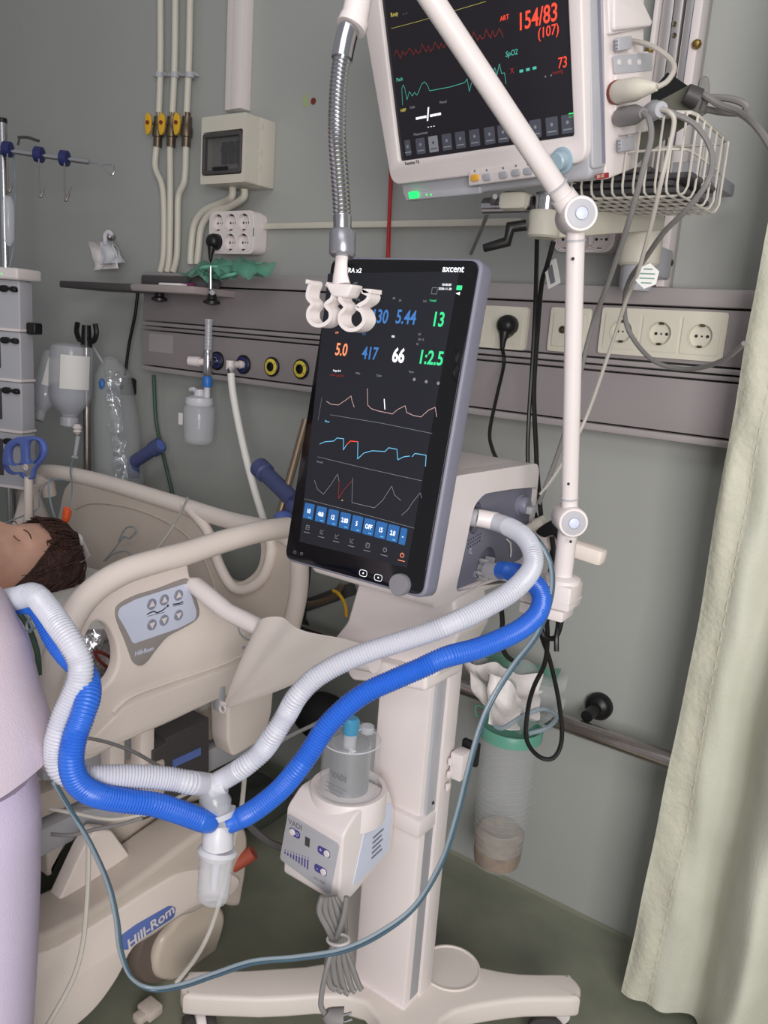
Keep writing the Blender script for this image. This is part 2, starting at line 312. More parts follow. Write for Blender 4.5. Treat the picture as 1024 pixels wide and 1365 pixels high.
# ================================================================ things on the wall
def wp(x, y, n=0): return WX.pxp(x, y, n)
def pipe_run(px, n, r, m, name, label, cat, group=None, parent=None, k=6, **kw):
    o = G().tube(cr([wp(x, y, n) for x, y in px], k), r, 12).build(name, m, parent)
    return tag(o, label, cat, group) if parent is None else o
pl = ['leftmost of the three cream gas pipes with yellow valve', 'middle one of the three cream gas pipes with yellow valve', 'right one of the three cream gas pipes with yellow valve']
for i, pts in enumerate([[(214, -330), (214, -30), (214, 80), (212, 150), (209, 192), (207, 222), (215, 243), (218, 262), (219, 300), (218, 340), (214, 362)],
                         [(236, -330), (234, -30), (233, 80), (230, 150), (227, 190), (227, 240), (227, 290), (226, 340), (223, 362)],
                         [(259, -330), (254, -30), (252, 80), (249, 150), (248, 196), (246, 240), (238, 262), (237, 300), (236, 340), (231, 362)]]):
    t = T('gas_pipe', pl[i], 'pipe', wp(*pts[-1], .025), 'gas pipes down the wall')
    G().tube(cr([wp(x, y, .025) for x, y in pts], 6), .0085, 12).build('pipe', MT['cream'], t)
    x0 = (212, 230, 250)[i]; a, b = wp(x0, 150, .025), wp(x0-2, 196, .025)
    vb = G().tube([a, a.lerp(b, .12), a.lerp(b, .13), a.lerp(b, .4), a.lerp(b, .45), a.lerp(b, .7), a.lerp(b, .72), b], [.0085, .0085, .0125, .0125, .015, .015, .0115, .0115], 14).build('valve_body', MT['nickel'], t)
    c = a.lerp(b, .35) + V3((-.010, -.024, 0)); F = Fr(c, (1, .25, 0), (0, 0, 1))
    h = G().plate(F, [cr2([(-.009, .016), (-.002, .024), (.008, .016), (.010, 0), (.006, -.022), (-.004, -.030), (-.009, -.016), (-.010, 0)])], .004, .008, .002).build('valve_handle', MT['yellow'], vb)
    G().lathe([(.005, 0), (.005, .003), (.0001, .003)], F.M @ Matrix.Translation((0, 0, .004)), 12).build('handle_screw', MT['maroon'], vb)
    G().rod(a.lerp(b, .35), c, .004).build('spindle', MT['nickel'], vb)
    cx_ = (213, 233, 253)[i]
    G().box(wp(cx_+2, 100, .012), (.038, .024, .008), b=.002).tube([wp(cx_, 97, .025), wp(cx_, 104, .025)], .0115, 14).build('pipe_clip', MT['lgrey'], t)
# white conduit trunking
a, b = wp(329, -40, 0), wp(322, 150, 0); a.z = 2.78
t = tag(G().box(((a.x+b.x)/2, 1.535, (a.z+b.z)/2), (.060, .03, a.z-b.z), b=.002).box(((a.x+b.x)/2+.012, 1.5185, (a.z+b.z)/2), (.036, .004, a.z-b.z), b=.001).build('trunking', MT['white']), 'white vertical cable trunking running down into the fuse box', 'cable trunking')
t = tag(G().box(((wp(349, 300).x+wp(700, 296).x)/2, 1.541, wp(520, 300).z), (wp(700, 296).x-wp(349, 300).x, .018, .014), b=.002).build('trunking', MT['cream']), 'thin cream horizontal trunking between the two white socket blocks', 'cable trunking')
# distribution box
BF = Fr((0, 1.45, 0), (1, 0, 0), (0, 0, 1))
u0, v0 = BF.px(267, 246); u1, v1 = BF.px(329, 149)
t = T('fuse_box', 'cream wall fuse box with a dark smoked window', 'electrical box', ((u0+u1)/2, 1.55, v0))
bx = G().box(((u0+u1)/2, 1.52, (v0+v1)/2), (u1-u0, .06, v1-v0), b=.004).build('back_shell', MT['cream'], t)
cv = G().plate(BF, [rrect(u0, v0, u1, v1, .006), rrect(*BF.px(269, 235), *BF.px(324, 171), .006)], 0, .045, 0).build('cover', MT['cream'], t)
w0, h0 = BF.px(269, 235); w1, h1 = BF.px(324, 172)
G().box(((w0+w1)/2, 1.484, (h0+h1)/2), (w1-w0, .01, h1-h0)).build('inner_panel', MT['cable2'], t)
G().plate(BF, [rrect(w0+.002, h0+.002, w1-.002, h1-.002, .008), rrect(w0+.010, h0+.012, w1-.010, h1-.012, .004)], .003, .012, .002).build('window_frame', MT['dgrey'], t)
wn = G().plate(BF, [rrect(w0+.009, h0+.011, w1-.009, h1-.011, .004)], -.002, .003, 0).build('window_pane', MT['smoke'], t)
for k in range(3): G().box(((w0*(.62-.17*k)+w1*(.38+.17*k)), 1.476, (h0+h1)/2+.006), (.013, .012, .05), b=.001).box(((w0*(.62-.17*k)+w1*(.38+.17*k)), 1.468, (h0+h1)/2+.012), (.007, .008, .012), b=.001).build('breaker_switch', MT['dgrey'], t)
G().box(((w0+w1)/2, 1.446, h0+.014), (.05, .006, .008), b=.002).build('window_latch', MT['black'], t)
for q in [(.008, .012), (.008, -.012)]:
    pass
g = G()
for z in (v1-.02, (v0+v1)/2-.0, v0+.04): g.lathe([(.006, 0), (.006, .001), (.0045, .0014), (.0001, .0008)], Fr((u1, 1.50, z), (0, 1, 0), (0, 0, 1)).M, 16)
g.build('side_knockout', MT['cream'], t)
tag(G().tube(cr([wp(310, 250, .05), wp(309, 262, .05), wp(296, 270, .035), wp(272, 281, .03), wp(259, 300, .03), wp(255, 330, .03), wp(254, 352, .03)], 8), .009, 12).build('conduit_hose', MT['cream']), 'cream flexible conduit bending left from the fuse box, outer one', 'conduit')
tag(G().tube(cr([wp(326, 252, .05), wp(324, 264, .048), wp(305, 276, .035), wp(282, 284, .03), wp(269, 302, .03), wp(265, 330, .03), wp(263, 352, .03)], 8), .009, 12).build('conduit_hose', MT['cream']), 'cream flexible conduit bending from the fuse box, inner one', 'conduit')
# six-way socket blocks
def block(px0, px1, label, y=1.505, plug=None, rows=((0.30, 0.72),), tilt=0):
    F = Fr((0, y, 0), (1, 0, 0), (0, 0, 1)); (a, b), (c, d) = F.px(*px0), F.px(*px1); w, h = c-a, d-b
    t = T('socket_block', label, 'socket block', ((a+c)/2, 1.55, b)); us = [a + w*q for q in (.20, .48, .76)]; vs = [b + h*q for q in (.27, .73)]
    hl = [ell(u, v, .0205) for u in us for v in vs]
    G().plate(F, [rrect(a, b, c, d, .022, 8)] + hl, 0, .028, 0).build('front_shell', MT['white'], t)
    G().plate(F, [rrect(a+.002, b+.002, c-.002, d-.002, .022, 8)], -.028, .017, .002).build('back_shell', MT['white'], t)
    G().plate(F, [rrect(a+.006, b+.006, c-.006, d-.006, .02, 8), ] + hl, .0012, .003, 0).build('raised_face', MT['white'], t)
    for u in us:
        for v in vs: schuko(F, u, v, .001, t, m=MT['white'])
    G().box((c-.006, .0, (b+d)/2), (.006, .001, .02), Matrix.Translation((0, y-.0005, 0))).build('print_patch', MT['print_'], t)
    return F, us, vs
F1, us1, vs1 = block((278, 338), (341, 280), 'white six way socket block on the wall, black plug in its corner')
F2, us2, vs2 = block((737, 336), (826, 268), 'white six way socket block behind the patient monitor bracket')
def plug(F, u, v, n, label, cable_pts, droop=1, s=1, rad=.0028):
    t = T('power_plug', label, 'plug', F.p(u, v, n)); M = F.M @ Matrix.Translation((u, v, n))
    G().lathe([(.019*s, -.004), (.020*s, .002), (.020*s, .012), (.017*s, .022), (.010*s, .028), (.0001, .029)], M, 24).build('plug_head', MT['black'], t)
    e = F.p(u, v-.045*s, n+.020); G().tube([F.p(u, v, n+.014), F.p(u, v-.018*s, n+.018), F.p(u, v-.03*s, n+.02), e], [.012*s, .010*s, .0065*s, .0045*s], 12).build('strain_relief', MT['black'], t)
    G().tube(cr([e] + cable_pts, 8), rad, 8).build('cord', MT['black'], t); return t
plug(F1, us1[0], vs1[0], .002, 'black plug with short cord in the left wall socket block', [wp(281, 352, .06), wp(279, 372, .07)])
u, v = HU.px(680, 434, .01)
plug(HU, u, v, .012, 'black plug in the panel socket right of the ventilator screen', [D(672, 485, 1.62), D(662, 530, 1.58), D(653, 575, 1.52), D(657, 600, 1.47), D(668, 622, 1.40)], rad=.0035)
# hole and old mark on the wall
tag(G().lathe([(.0075, 0), (.0075, .0015), (.005, .001), (.0001, .0004)], WX.M @ Matrix.Translation((*WX.px(418, 135), 0)), 16).build('wall_plug', MT['maroon']), 'small brown wall plug left in a drilled hole', 'wall plug')
tag(G().plate(WX, [cr2([WX.px(405, 126), WX.px(411, 130), WX.px(412, 138), WX.px(408, 143), WX.px(404, 139)])], .0004, .0004).build('paint_mark', mat('yellow_green_mark', (160, 172, 128), .6)), 'faint yellow green mark left of the wall plug', 'stain')
tag(G().tube([wp(534, -200, .01), wp(521, 205, .01), wp(521, 236, .01), wp(517, 345, .03)], .0042, 8).tube([wp(522.5, 230, .012), wp(519.5, 300, .02), wp(518.5, 345, .03)], .003, 8).build('red_tube', MT['red']), 'thin red tube hanging down the wall behind the ventilator screen', 'tube')
# left end: dark hanging cable, green hose
pipe_run([(184, 388), (180, 420), (172, 460), (167, 500)], .05, .0045, MT['black'], 'cable', 'black cable hanging left of the grey panel under the shelf', 'cable')
pipe_run([(205, 500), (208, 560), (216, 600), (228, 650), (238, 700)], .03, .005, MT['gcable'], 'green_hose', 'dark green hose hanging down below the left end of the panel', 'hose')
c = wp(170, 515, .02); t = tag(G().box(c, (.04, .04, .05), b=.008).box(c+V3((.01, -.03, 0)), (.03, .02, .014), b=.003).build('wall_bracket', MT['black']), 'small black wall bracket at the end of the black hanging cable', 'bracket')
# ---------------------------------------------------------------- vertical equipment rail on the right, monitor arm, basket
RF = Fr((0, 1.50, 0), (1, 0, 0), (0, 0, 1))
ra, rb = RF.px(872, 20)[0], RF.px(935, 20)[0]
zb = zt+.001; z1 = 2.70; wR = rb-ra; t = T('equipment_rail', 'vertical white aluminium equipment rail on the wall behind the monitor basket', 'rail', ((ra+rb)/2, 1.55, zb))
def strip(u0, u1, n0, dep, m, nm, b=.001): return G().box(((ra+wR*(u0+u1)/2), 1.55-n0-dep/2, (zb+z1)/2), (wR*(u1-u0), dep, z1-zb), b=b).build(nm, m, t)
strip(-.02, 1.0, .0, .02, MT['alu'], 'back_channel'); strip(.0, .10, .02, .034, MT['white'], 'side_flange'); strip(.12, .36, .02, .022, MT['alu'], 'inner_strip'); strip(.40, .58, .02, .028, MT['alu'], 'inner_strip'); strip(.62, .80, .02, .022, MT['alu'], 'inner_strip'); strip(.84, 1.02, .02, .034, MT['white'], 'side_flange')
strip(.81, .835, .02, .030, MT['bluelbl'], 'blue_line')
for x, y in [(928, 58), (865, 66), (891, 350)]:
    u, v = RF.px(x, y, .01); G().lathe([(.008, 0), (.008, .004), (.006, .008), (.003, .009), (.0001, .009)], RF.M @ Matrix.Translation((u, v, .004)), 8).build('bolt', MT['brass'] if y < 300 else MT['nickel'], t)
for y in (32, 47): u, v = RF.px(899, y, 0); G().lathe([(.004, 0), (.004, .002), (.0001, .001)], RF.M @ Matrix.Translation((u, v, -.001)), 10).build('screw_hole', MT['nickel'], t)
ARMZ = 1.375
# horizontal bracket arm with end cylinder
am = T('monitor_arm', 'cream swivel arm that carries the patient monitor off the wall rail', 'monitor arm', wp(850, 350, .09))
cA = PY(852, 345, 1.40); cTop = PY(852, 318, 1.40)
G().lathe([(.030, 0), (.034, .004), (.034, .055), (.030, .060), (.0001, .060)], Matrix.Translation((cA.x, cA.y, cA.z-.012)), 24).build('pivot_cylinder', MT['cream'], am)
G().lathe([(.024, 0), (.026, .003), (.026, .04), (.0001, .04)], Matrix.Translation((cA.x, cA.y, cA.z-.052)), 24).build('pivot_collar', MT['lgrey'], am)
G().box((cA.x, 1.455, cA.z), (.05, .09, .05), b=.006).build('wall_mount', MT['lgrey'], am)
pA = V3((cA.x, cA.y, cA.z+.062)); pB = D(725, 302, 1.18); pB.z += 0; 
def bar(a, b, w, h, b_=.004):
    d = (b-a); L = d.length; F = Fr(a, d, (0, 0, 1)); F2 = Fr(a, d, F.N.cross(F.U), F.N); return G().box((L/2, 0, 0), (L, h, w), F2.M, b=b_)
pA2 = pA + V3((.02, 0, 0)); bar(pA2, pB, .034, .034).build('arm_bar', MT['cream'], am)
g = G().lathe([(.020, -.016), (.023, -.013), (.023, .018), (.021, .021), (.0001, .021)], Matrix.Translation(pB), 28); g.build('end_pivot', MT['cream'], am)
lv = pB + V3((-.03, -.02, -.004)); G().tube([pB+V3((-.02, -.015, .0)), lv+V3((-.01, -.005, .0)), lv+V3((-.012, -.006, -.02)), lv+V3((-.045, -.014, -.030))], [.008, .009, .008, .006], 10).build('clamp_lever', MT['black'], am)
G().box(pB+V3((-.045, .0, .034)), (.045, .045, .026), b=.008).build('tilt_block', MT['cream'], am)
G().rod(pB+V3((-.10, .0, .030)), pB+V3((-.02, 0, .030)), .012).build('tilt_axle', MT['chrome'], am)
G().rod(pB+V3((0, 0, .02)), pB+V3((0, 0, .045)), .016).build('swivel_pin', MT['chrome'], am)
# monitor frame (fitted display plane)
S_ = 1.143; ya, ti = math.radians(-12), math.radians(-16)
mu = V3((math.cos(ya), math.sin(ya), 0)); mn = V3((-math.sin(ya), math.cos(ya), 0)); mv = V3((0, 0, 1))*math.cos(ti) + mn*math.sin(ti)
MF = Fr((-.566*S_, .942*S_, 1.2+.231*S_), mu, mv)          # n toward the viewer
q = MF.px
pm = T('patient_monitor', 'white patient monitor tilted forward on its arm, red readings on dark screen', 'monitor', MF.p(0, -.07, -.06))
uL, uR, vB, vT = q(520, 250)[0]-.002, q(789, 225)[0], q(521, 247)[1], .30
hw, hv0, hv1 = .16, 0.0, .235
oc = rounded([(uL+.012, vB), (uR-.004, vB), (uR, vT), (uL-.012, vT)], .02, 6)
G().plate(MF, [oc, rrect(-hw-.004, -.004, hw+.004, hv1, .004)], .006, .030, .003).build('front_bezel', MT['white'], pm)
ds = G().plate(MF, [rrect(-hw-.005, -.005, hw+.005, hv1+.001, .002)], .0, .004).build('display', mat('monitor_display', (30, 28, 33), .12, var=.02, emit=(36, 33, 38), es=.35), pm)
bd = G().plate(MF, [rounded([(uL+.03, vB+.012), (uR-.012, vB+.012), (uR-.012, vT-.02), (uL+.02, vT-.02)], .03, 6)], -.022, .10, .012, 4).build('rear_body', MT['white'], pm)
G().plate(MF, [rounded([(uL+.024, vB-.028), (uR-.004, vB-.022), (uR-.004, vB+.02), (uL+.02, vB+.02)], .014, 5)], -.004, .11, .006, 3).build('lower_chin', MT['lgrey'], pm)
G().plate(MF, [[(uR-.03, vB-.004), (uR+.001, vB-.004), (uR+.001, vT), (uR-.03, vT)]], -.0245, .004, 0).build('seam_strip', MT['grey'], pm)
# chin panel things
g = G().plate(MF, [rrect(q(540, 266, .0)[0], q(540, 268)[1], q(640, 255)[0], q(560, 256)[1], .004)], .0, .012, .002); g.build('indicator_strip', MT['lgrey'], pm)
a, b = q(551, 260, .003); pl_ = G().plate(MF, [rrect(a-.010, b-.005, a+.010, b+.005, .002)], .0035, .003).build('power_key', EM['led'], pm)
for x in (567, 573): a, b = q(x, 260, .003); G().lathe([(.0016, 0), (.0001, .0015)], MF.M @ Matrix.Translation((a, b, .0005)), 8).build('indicator_light', EM['led'], pm)
a0, b0 = q(625, 246, .006); a1, b1 = q(727, 221, .006)
kp = G().plate(MF, [rounded([q(626, 248, .006), q(740, 233, .006), q(736, 209, .006), q(626, 228, .006)], .004)], .009, .006, .002).build('key_strip', MT['white'], pm)
for i, (x, y) in enumerate([(633, 237), (649, 236), (671, 233), (688, 230), (704, 228)]):
    a, b = q(x, y, .01); k = G().plate(MF, [rrect(a-.0075, b-.0045, a+.0075, b+.0045, .004)], .0115, .004, .001).build('key', MT['amber'] if i == 0 else MT['lgrey'], kp)
    g = G().text(MF, ['MUTE', 'HOLD', 'NIBP', 'PRINT', 'MENU'][i] if False else '::', a, b, .004, .0119); g.build('key_mark', MT['print_'], kp)
    g = G(); g.plate(MF, [ell(q(x, y-9, .009)[0], q(x, y-9, .009)[1], .0016, n=10)], .0094, .0004); g.build('key_symbol', MT['print_'], kp)
a, b = q(750, 214, .006); kn = G().lathe([(.0165, 0), (.0165, .002), (.0145, .003), (.0125, .003), (.0120, .013), (.0100, .015), (.0001, .015)], MF.M @ Matrix.Translation((a, b, .006)), 28).build('control_knob', mat('pale_blue_knob', (150, 172, 184), .35), pm)
a, b = q(801, 237, .0); 
G().text(MF, 'function 15' if False else 'Function T6', *q(549, 217, .007), .0065, .0065, bold=.0001).build('model_print', MT['ink'], pm)
# screen content
n_ = .0004
def mtext(t, x, y, s, c, sh=0, ax='CENTER', b=0, sx=1): G().text(MF, t, *q(x, y), s, n_, ax=ax, shear=sh, bold=b, sx=sx).build('screen_text', EM[c], ds)
mtext('154/83', 716, 24, .0275, 'red', .1, b=.0003, sx=.84); mtext('(107)', 731, 42, .0165, 'red', .1, sx=.95); mtext('73', 750, 84, .0175, 'red', .1, sx=.85); mtext('. .', 731, 96, .018, 'grey')
mtext('- - -', 704, 91, .018, 'teal', b=.0008); mtext('x', 683, 93, .014, 'dred'); mtext('SpO2', 682, 71, .009, 'teal', .2); mtext('Resp', 526, 19, .008, 'yel'); mtext('Pleth', 533, 106, .007, 'teal'); mtext('. .', 540, 15, .012, 'grey'); mtext('ART', 673, 24, .008, 'red'); mtext('mmHg', 744, 96, .006, 'dred')
mtext('---/---', 571, 153, .024, 'white', b=.0005); mtext('- - -', 575, 168, .010, 'white'); mtext('NIBP', 538, 147, .006, 'yel'); mtext('Manual', 591, 136, .005, 'grey'); mtext('Adult', 550, 143, .005, 'grey'); mtext('Measurement', 561, 178, .0055, 'grey'); mtext('x', 676, 29, .001, 'grey')
def mline(pts, c, w=.0007): G().ribbon(MF, [q(*p) for p in pts], w, n_).build('screen_trace', EM[c], ds)
mline([(522, 38), (560, 28), (600, 16), (648, 2)], 'yel', .0004)
random.seed(3); rt = []
for k in range(0, 52):
    x = 526 + k*2.85; base = 76 - (x-526)*.22; rt.append((x, base + [0, -9, -3, 4, -6, 2][k % 6] + random.uniform(-2, 2)))
mline(rt, 'dred', .0009)
mline([(537, 140), (536, 118), (538, 113), (540, 118), (543, 133), (546, 122), (550, 128), (553, 123), (556, 127), (559, 121), (562, 113), (566, 109), (570, 113), (573, 121), (600, 116), (620, 110), (623, 105), (626, 122), (629, 110), (640, 108), (657, 98), (660, 90), (663, 100), (666, 85), (669, 98), (673, 97), (675, 112)], 'teal', .0007)
for i, bx_ in enumerate([544, 561, 578, 596, 614, 633, 653, 671, 714, 736, 757]):
    t_ = (bx_, 197 - (bx_-545)*.15); w, h = .0095 if i else .006, .011; a, b = q(*t_)
    bt = G().plate(MF, [rrect(a-w, b-h, a+w, b+h, .0015)], n_, .0008).build('screen_button', EM['grey'] if i == 2+.0 else EM['bar'], ds)
    G().plate(MF, [ell(a, b+.002, .0022, n=10)], n_+.0002, .0002).plate(MF, [rrect(a-.007, b-.007, a+.007, b-.0055, .0003)], n_+.0002, .0002).build('button_icon', EM['grey'] if i != 2 else EM['bar'], ds)
a, b = q(762, 154); G().plate(MF, [rrect(a-.004, b-.002, a+.004, b+.003, .0005)], n_, .0004).build('battery_icon', EM['led'], ds)
# right side face: modules and connectors
SF = Fr(MF.p(uR-.004, 0, 0), -MF.N, MF.V, MF.U)               # u runs backwards, v up, n outwards
s = SF.px
ed = G().plate(SF, [rounded([s(788, 226), s(806, 222), s(802, -30), s(783, -30)], .006)], .003, .006, .002).build('side_strip', MT['grey'] if False else MT['lgrey'], pm)
sb = G().plate(SF, [rounded([s(806, 240), s(846, 224), s(856, 130), s(858, -40), s(802, -40)], .006)], .002, .05, .002).build('side_body', MT['white'], pm)
md = G().plate(SF, [rounded([s(822, 182), s(858, 176), s(862, 76), s(856, 70), s(812, 74), s(812, 150)], .003)], .010, .016, .002).build('module_block', MT['white'], pm)
G().plate(SF, [rounded([s(810, 101), s(860, 96), s(860, 72), s(808, 76)], .003)], .0112, .002, .0005).build('module_label', MT['lgrey'], md)
for x in (825, 839, 852): a, b = s(x, 83, .011); G().lathe([(.0035, 0), (.0035, .001), (.0001, .001)], SF.M @ Matrix.Translation((a, b, .0112)), 12).build('module_dot', MT['white'], md)
sp = G().plate(SF, [rounded([s(806, 48), s(846, 40), s(840, -30), s(802, -30)], .004)], .008, .012, .002).build('speaker_panel', MT['white'], pm)
for k in range(8):
    t_ = k*math.pi/4; a, b = s(825, 12, .008); g = G().ribbon(SF, [(a+math.cos(t_)*.005, b+math.sin(t_)*.005), (a+math.cos(t_)*.013, b+math.sin(t_)*.013)], .002, .0085); g.build('speaker_slot', MT['dgrey'], sp)
G().plate(SF, [rounded([s(806, 44), s(856, 38), s(858, 32), s(838, -10), s(806, 0)], .006)], .014, .010, .003).build('side_hood', MT['white'], pm)
for (x, y) in [(820, 60), (824, 193)]:
    h = G().plate(SF, [rounded([s(x-8, y+11), s(x+10, y+8), s(x+10, y-10), s(x-8, y-7)], .002)], .014, .006, .001).build('module_latch', MT['lgrey'], pm)
    for k in range(3): a, b = s(x, y-5+k*5, .014); G().box((a, b, .0145), (.010, .0016, .001), SF.M).build('latch_rib', MT['grey'], h)
a, b = s(801, 236, .003); fx = G().plate(SF, [rounded([s(792, 240, .0), s(808, 237), s(808, 230), s(792, 233)], .001)], .0045, .002).build('asset_sticker', mat('red_sticker', (150, 44, 48), .5), pm)
G().text(SF, '201133', *s(800, 235, .004), .0055, .0047).build('sticker_print', MT['ivory'], fx)
# connectors
t = T('connector_plug', 'cream round connector with pale cable plugged into the monitor side', 'connector', SF.pxp(822, 122, .012), 'connectors plugged into the monitor')
A, B, C_ = SF.pxp(824, 123, .012), D(852, 118, 1.0), D(876, 116, .985)
G().tube([A, A.lerp(B, .15), A.lerp(B, .75), B, B.lerp(C_, .3), C_], [.0135, .014, .014, .012, .010, .0045], 18).build('connector_body', MT['cream'], t)
G().tube([A-(B-A)*.08, A+(B-A)*.03], .0145, 18).build('red_ring', MT['maroon'], t)
G().tube(cr([C_, D(890, 108, .985), D(899, 92, .99), D(893, 78, 1.0), D(870, 62, 1.02), D(845, 55, 1.05), D(832, 57, 1.07)], 8), .0032, 8).build('cable', MT['cable2'], t)
t = T('connector_plug', 'dark grey connector with grey cable plugged in below the cream one', 'connector', SF.pxp(826, 153, .012), 'connectors plugged into the monitor')
A, B = SF.pxp(828, 156, .012), D(858, 151, 1.0); G().tube([A, A.lerp(B, .6), B], [.012, .012, .006], 18).build('connector_body', MT['cable'], t)
G().tube(cr([B, D(866, 160, .99), D(868, 185, .99), D(858, 225, 1.0), D(848, 262, 1.02), D(834, 310, 1.06), D(808, 385, 1.15), D(788, 440, 1.22), D(762, 545, 1.28), D(742, 610, 1.3), D(718, 672, 1.3)], 8), .0036, 8).build('cable', MT['cable'], t)
t = T('connector_plug', 'light grey double connector with two pale cables beside the grey plug', 'connector', D(872, 148, 1.02), 'connectors plugged into the monitor')
A, B = D(862, 148, 1.03), D(882, 146, 1.0); G().tube([A, A.lerp(B, .5), B], [.007, .012, .009], 14).build('connector_body', MT['lgrey'], t)
G().tube(cr([B, D(900, 152, 1.0), D(925, 165, 1.0), D(944, 190, 1.0), D(950, 215, 1.0), D(942, 245, 1.0), D(915, 280, 1.03), D(885, 310, 1.08), D(860, 345, 1.15), D(840, 372, 1.2), D(833, 400, 1.25), D(838, 440, 1.28), D(870, 480, 1.25), D(915, 492, 1.2), D(960, 482, 1.12), D(992, 458, 1.05)], 8), .0036, 8).build('cable', MT['cable'], t)
G().tube(cr([B, D(893, 150, .99), D(899, 162, .99), D(893, 195, .99), D(882, 240, 1.0), D(868, 300, 1.05), D(850, 365, 1.12), D(835, 400, 1.18), D(812, 470, 1.25), D(780, 560, 1.3), D(745, 625, 1.3), D(720, 660, 1.3)], 8), .0030, 8).build('cable', MT['cable2'], t)
# hanging coiled grey cable on the right
tag(G().tube(cr([D(918, 135, 1.12), D(945, 130, 1.1), D(975, 132, 1.08), D(994, 140, 1.07), D(990, 150, 1.08), D(965, 150, 1.1), D(930, 142, 1.12), D(915, 128, 1.13), D(930, 122, 1.1), D(960, 140, 1.08), D(985, 150, 1.05), D(1005, 165, 1.0), D(1024, 190, .97), D(1050, 235, .93)], 8), .0045, 8).build('cable', MT['cable']), 'grey looped cable hanging from the black cuff over the basket', 'cable')
tag(G().tube(cr([D(926, 148, 1.12), D(933, 128, 1.1), D(937, 108, 1.1), D(941, 110, 1.1), D(941, 130, 1.1), D(935, 150, 1.12)], 8), .005, 8).build('cable_tie', MT['cable']), 'dark grey loop of tie round the bundled cable', 'cable tie')
# wire basket
BQ = lambda x, y, d: D(x, y, d)
bk = T('wire_basket', 'white wire basket fixed below the side of the patient monitor', 'basket', D(850, 265, 1.35))
def wire(pts, r=.0017, nm='wire', k=1): return G().tube(cr(pts, k) if k > 1 else pts, r, 6).build(nm, MT['wirec'], bk)
c0, c1, c2, c3 = PY(790, 262, 1.10), PY(935, 258, 1.10), None, None
bx0, bx1, by0, by1 = PY(735, 262, 1.12).x, PY(908, 258, 1.12).x, 1.12, 1.30
bz0, bz1 = PY(880, 258, 1.12).z, PY(880, 152, 1.12).z
def rim(z, r=.0022, e=0): return [V3((bx0, by0-e, z)), V3((bx1-.02, by0-e, z)), V3((bx1-.004, by0-e+.006, z)), V3((bx1+e, by0+.02, z)), V3((bx1+e, by1-.02, z)), V3((bx1-.01, by1, z)), V3((bx0, by1, z))]
for z in (bz1, (bz0+bz1)/2+.005): G().tube(rim(z), .0024 if z == bz1 else .0017, 6, closed=False).build('rim_wire', MT['wirec'], bk)
N = 13
for i in range(N):
    x = bx0 + (bx1-bx0-.006)*i/(N-1); wire([V3((x, by0-.001, bz1)), V3((x, by0-.001, bz0+.012)), V3((x, by0+.004, bz0+.003)), V3((x, by0+.014, bz0)), V3((x, by1-.014, bz0)), V3((x, by1, bz0+.012)), V3((x, by1, bz1))])
for j in range(6):
    y = by0+.02 + (by1-by0-.03)*j/5; wire([V3((bx1+.001, y, bz1)), V3((bx1+.001, y, bz0+.012)), V3((bx1-.003, y, bz0+.003)), V3((bx1-.014, y, bz0)), V3((bx0, y, bz0))])
for y in (by1+.0,): G().box(((bx0+bx1)/2+.03, 1.40, bz1-.03), (.05, .19, .02), b=.003).build('mount_hook', MT['lgrey'], bk)
# contents: dark cuff, grey folded cloth
F = Fr(((bx0+bx1)/2, (by0+by1)/2, bz0+.004), (1, 0, 0), (0, 1, 0))
g = G(); 
for k in range(4): g.box((.0+.01*k*(-1)**k, .0, .006+.009*k), (.17-.012*k, .12, .008), F.M, b=.004)
tag(g.build('folded_cuff', MT['card']), 'grey folded pressure cuff lying in the wire basket', 'pressure cuff')
def sheet(pts_grid, th, name, m, parent=None):
    R = len(pts_grid); C2 = len(pts_grid[0]); g = G(); vs = [p for r in pts_grid for p in r]; n1 = len(vs)
    nn = V3((0, 0, 0)); nn = (pts_grid[0][1]-pts_grid[0][0]).cross(pts_grid[1][0]-pts_grid[0][0]).normalized()
    vs2 = vs + [p + nn*th for p in vs]; fs = []
    for i in range(R-1):
        for j in range(C2-1):
            a = i*C2+j; fs.append((a, a+1, a+C2+1, a+C2)); fs.append((n1+a, n1+a+C2, n1+a+C2+1, n1+a+1))
    for i in range(R-1):
        for j in (0, C2-1): a = i*C2+j; fs.append((a, a+C2, n1+a+C2, n1+a))
    for j in range(C2-1):
        for i in (0, R-1): a = i*C2+j; fs.append((a, n1+a, n1+a+1, a+1))
    g.raw(vs2, fs); return g.build(name, m, parent, 60)
def quadsheet(corners, nu, nv, th, name, m, amp=.004, fr=12, parent=None, seed=0, sag=0):
    a, b, c, d = corners; rows = []; nn = (b-a).cross(d-a).normalized()
    for i in range(nv+1):
        t = i/nv; row = []
        for j in range(nu+1):
            s_ = j/nu; p = a.lerp(b, s_).lerp(d.lerp(c, s_), t)
            row.append(p + nn*(amp*(noise.noise(p*fr + V3((seed, 0, 0)))*2) + sag*math.sin(math.pi*s_)*math.sin(math.pi*t)))
        rows.append(row)
    return sheet(rows, th, name, m, parent)
cf = T('pressure_cuff', 'black and grey pressure cuff draped over the basket rim', 'pressure cuff', D(880, 135, 1.2))
quadsheet([D(858, 132, 1.17), D(890, 97, 1.17), D(930, 118, 1.13), D(918, 150, 1.13)], 10, 8, .006, 'black_flap', MT['black'], .008, parent=cf)
quadsheet([D(868, 140, 1.14), D(918, 112, 1.10), D(945, 148, 1.11), D(880, 160, 1.14)], 10, 8, .008, 'grey_flap', MT['olive'], .008, parent=cf)
quadsheet([D(856, 150, 1.20), D(942, 152, 1.17), D(880, 192, 1.22), D(846, 222, 1.25)], 12, 10, .005, 'hanging_flap', MT['olive'], .006, parent=cf)
G().tube([D(915, 124, 1.1), D(932, 132, 1.1)], [.012, .013], 12).build('hose_fitting', MT['dgrey'], cf)
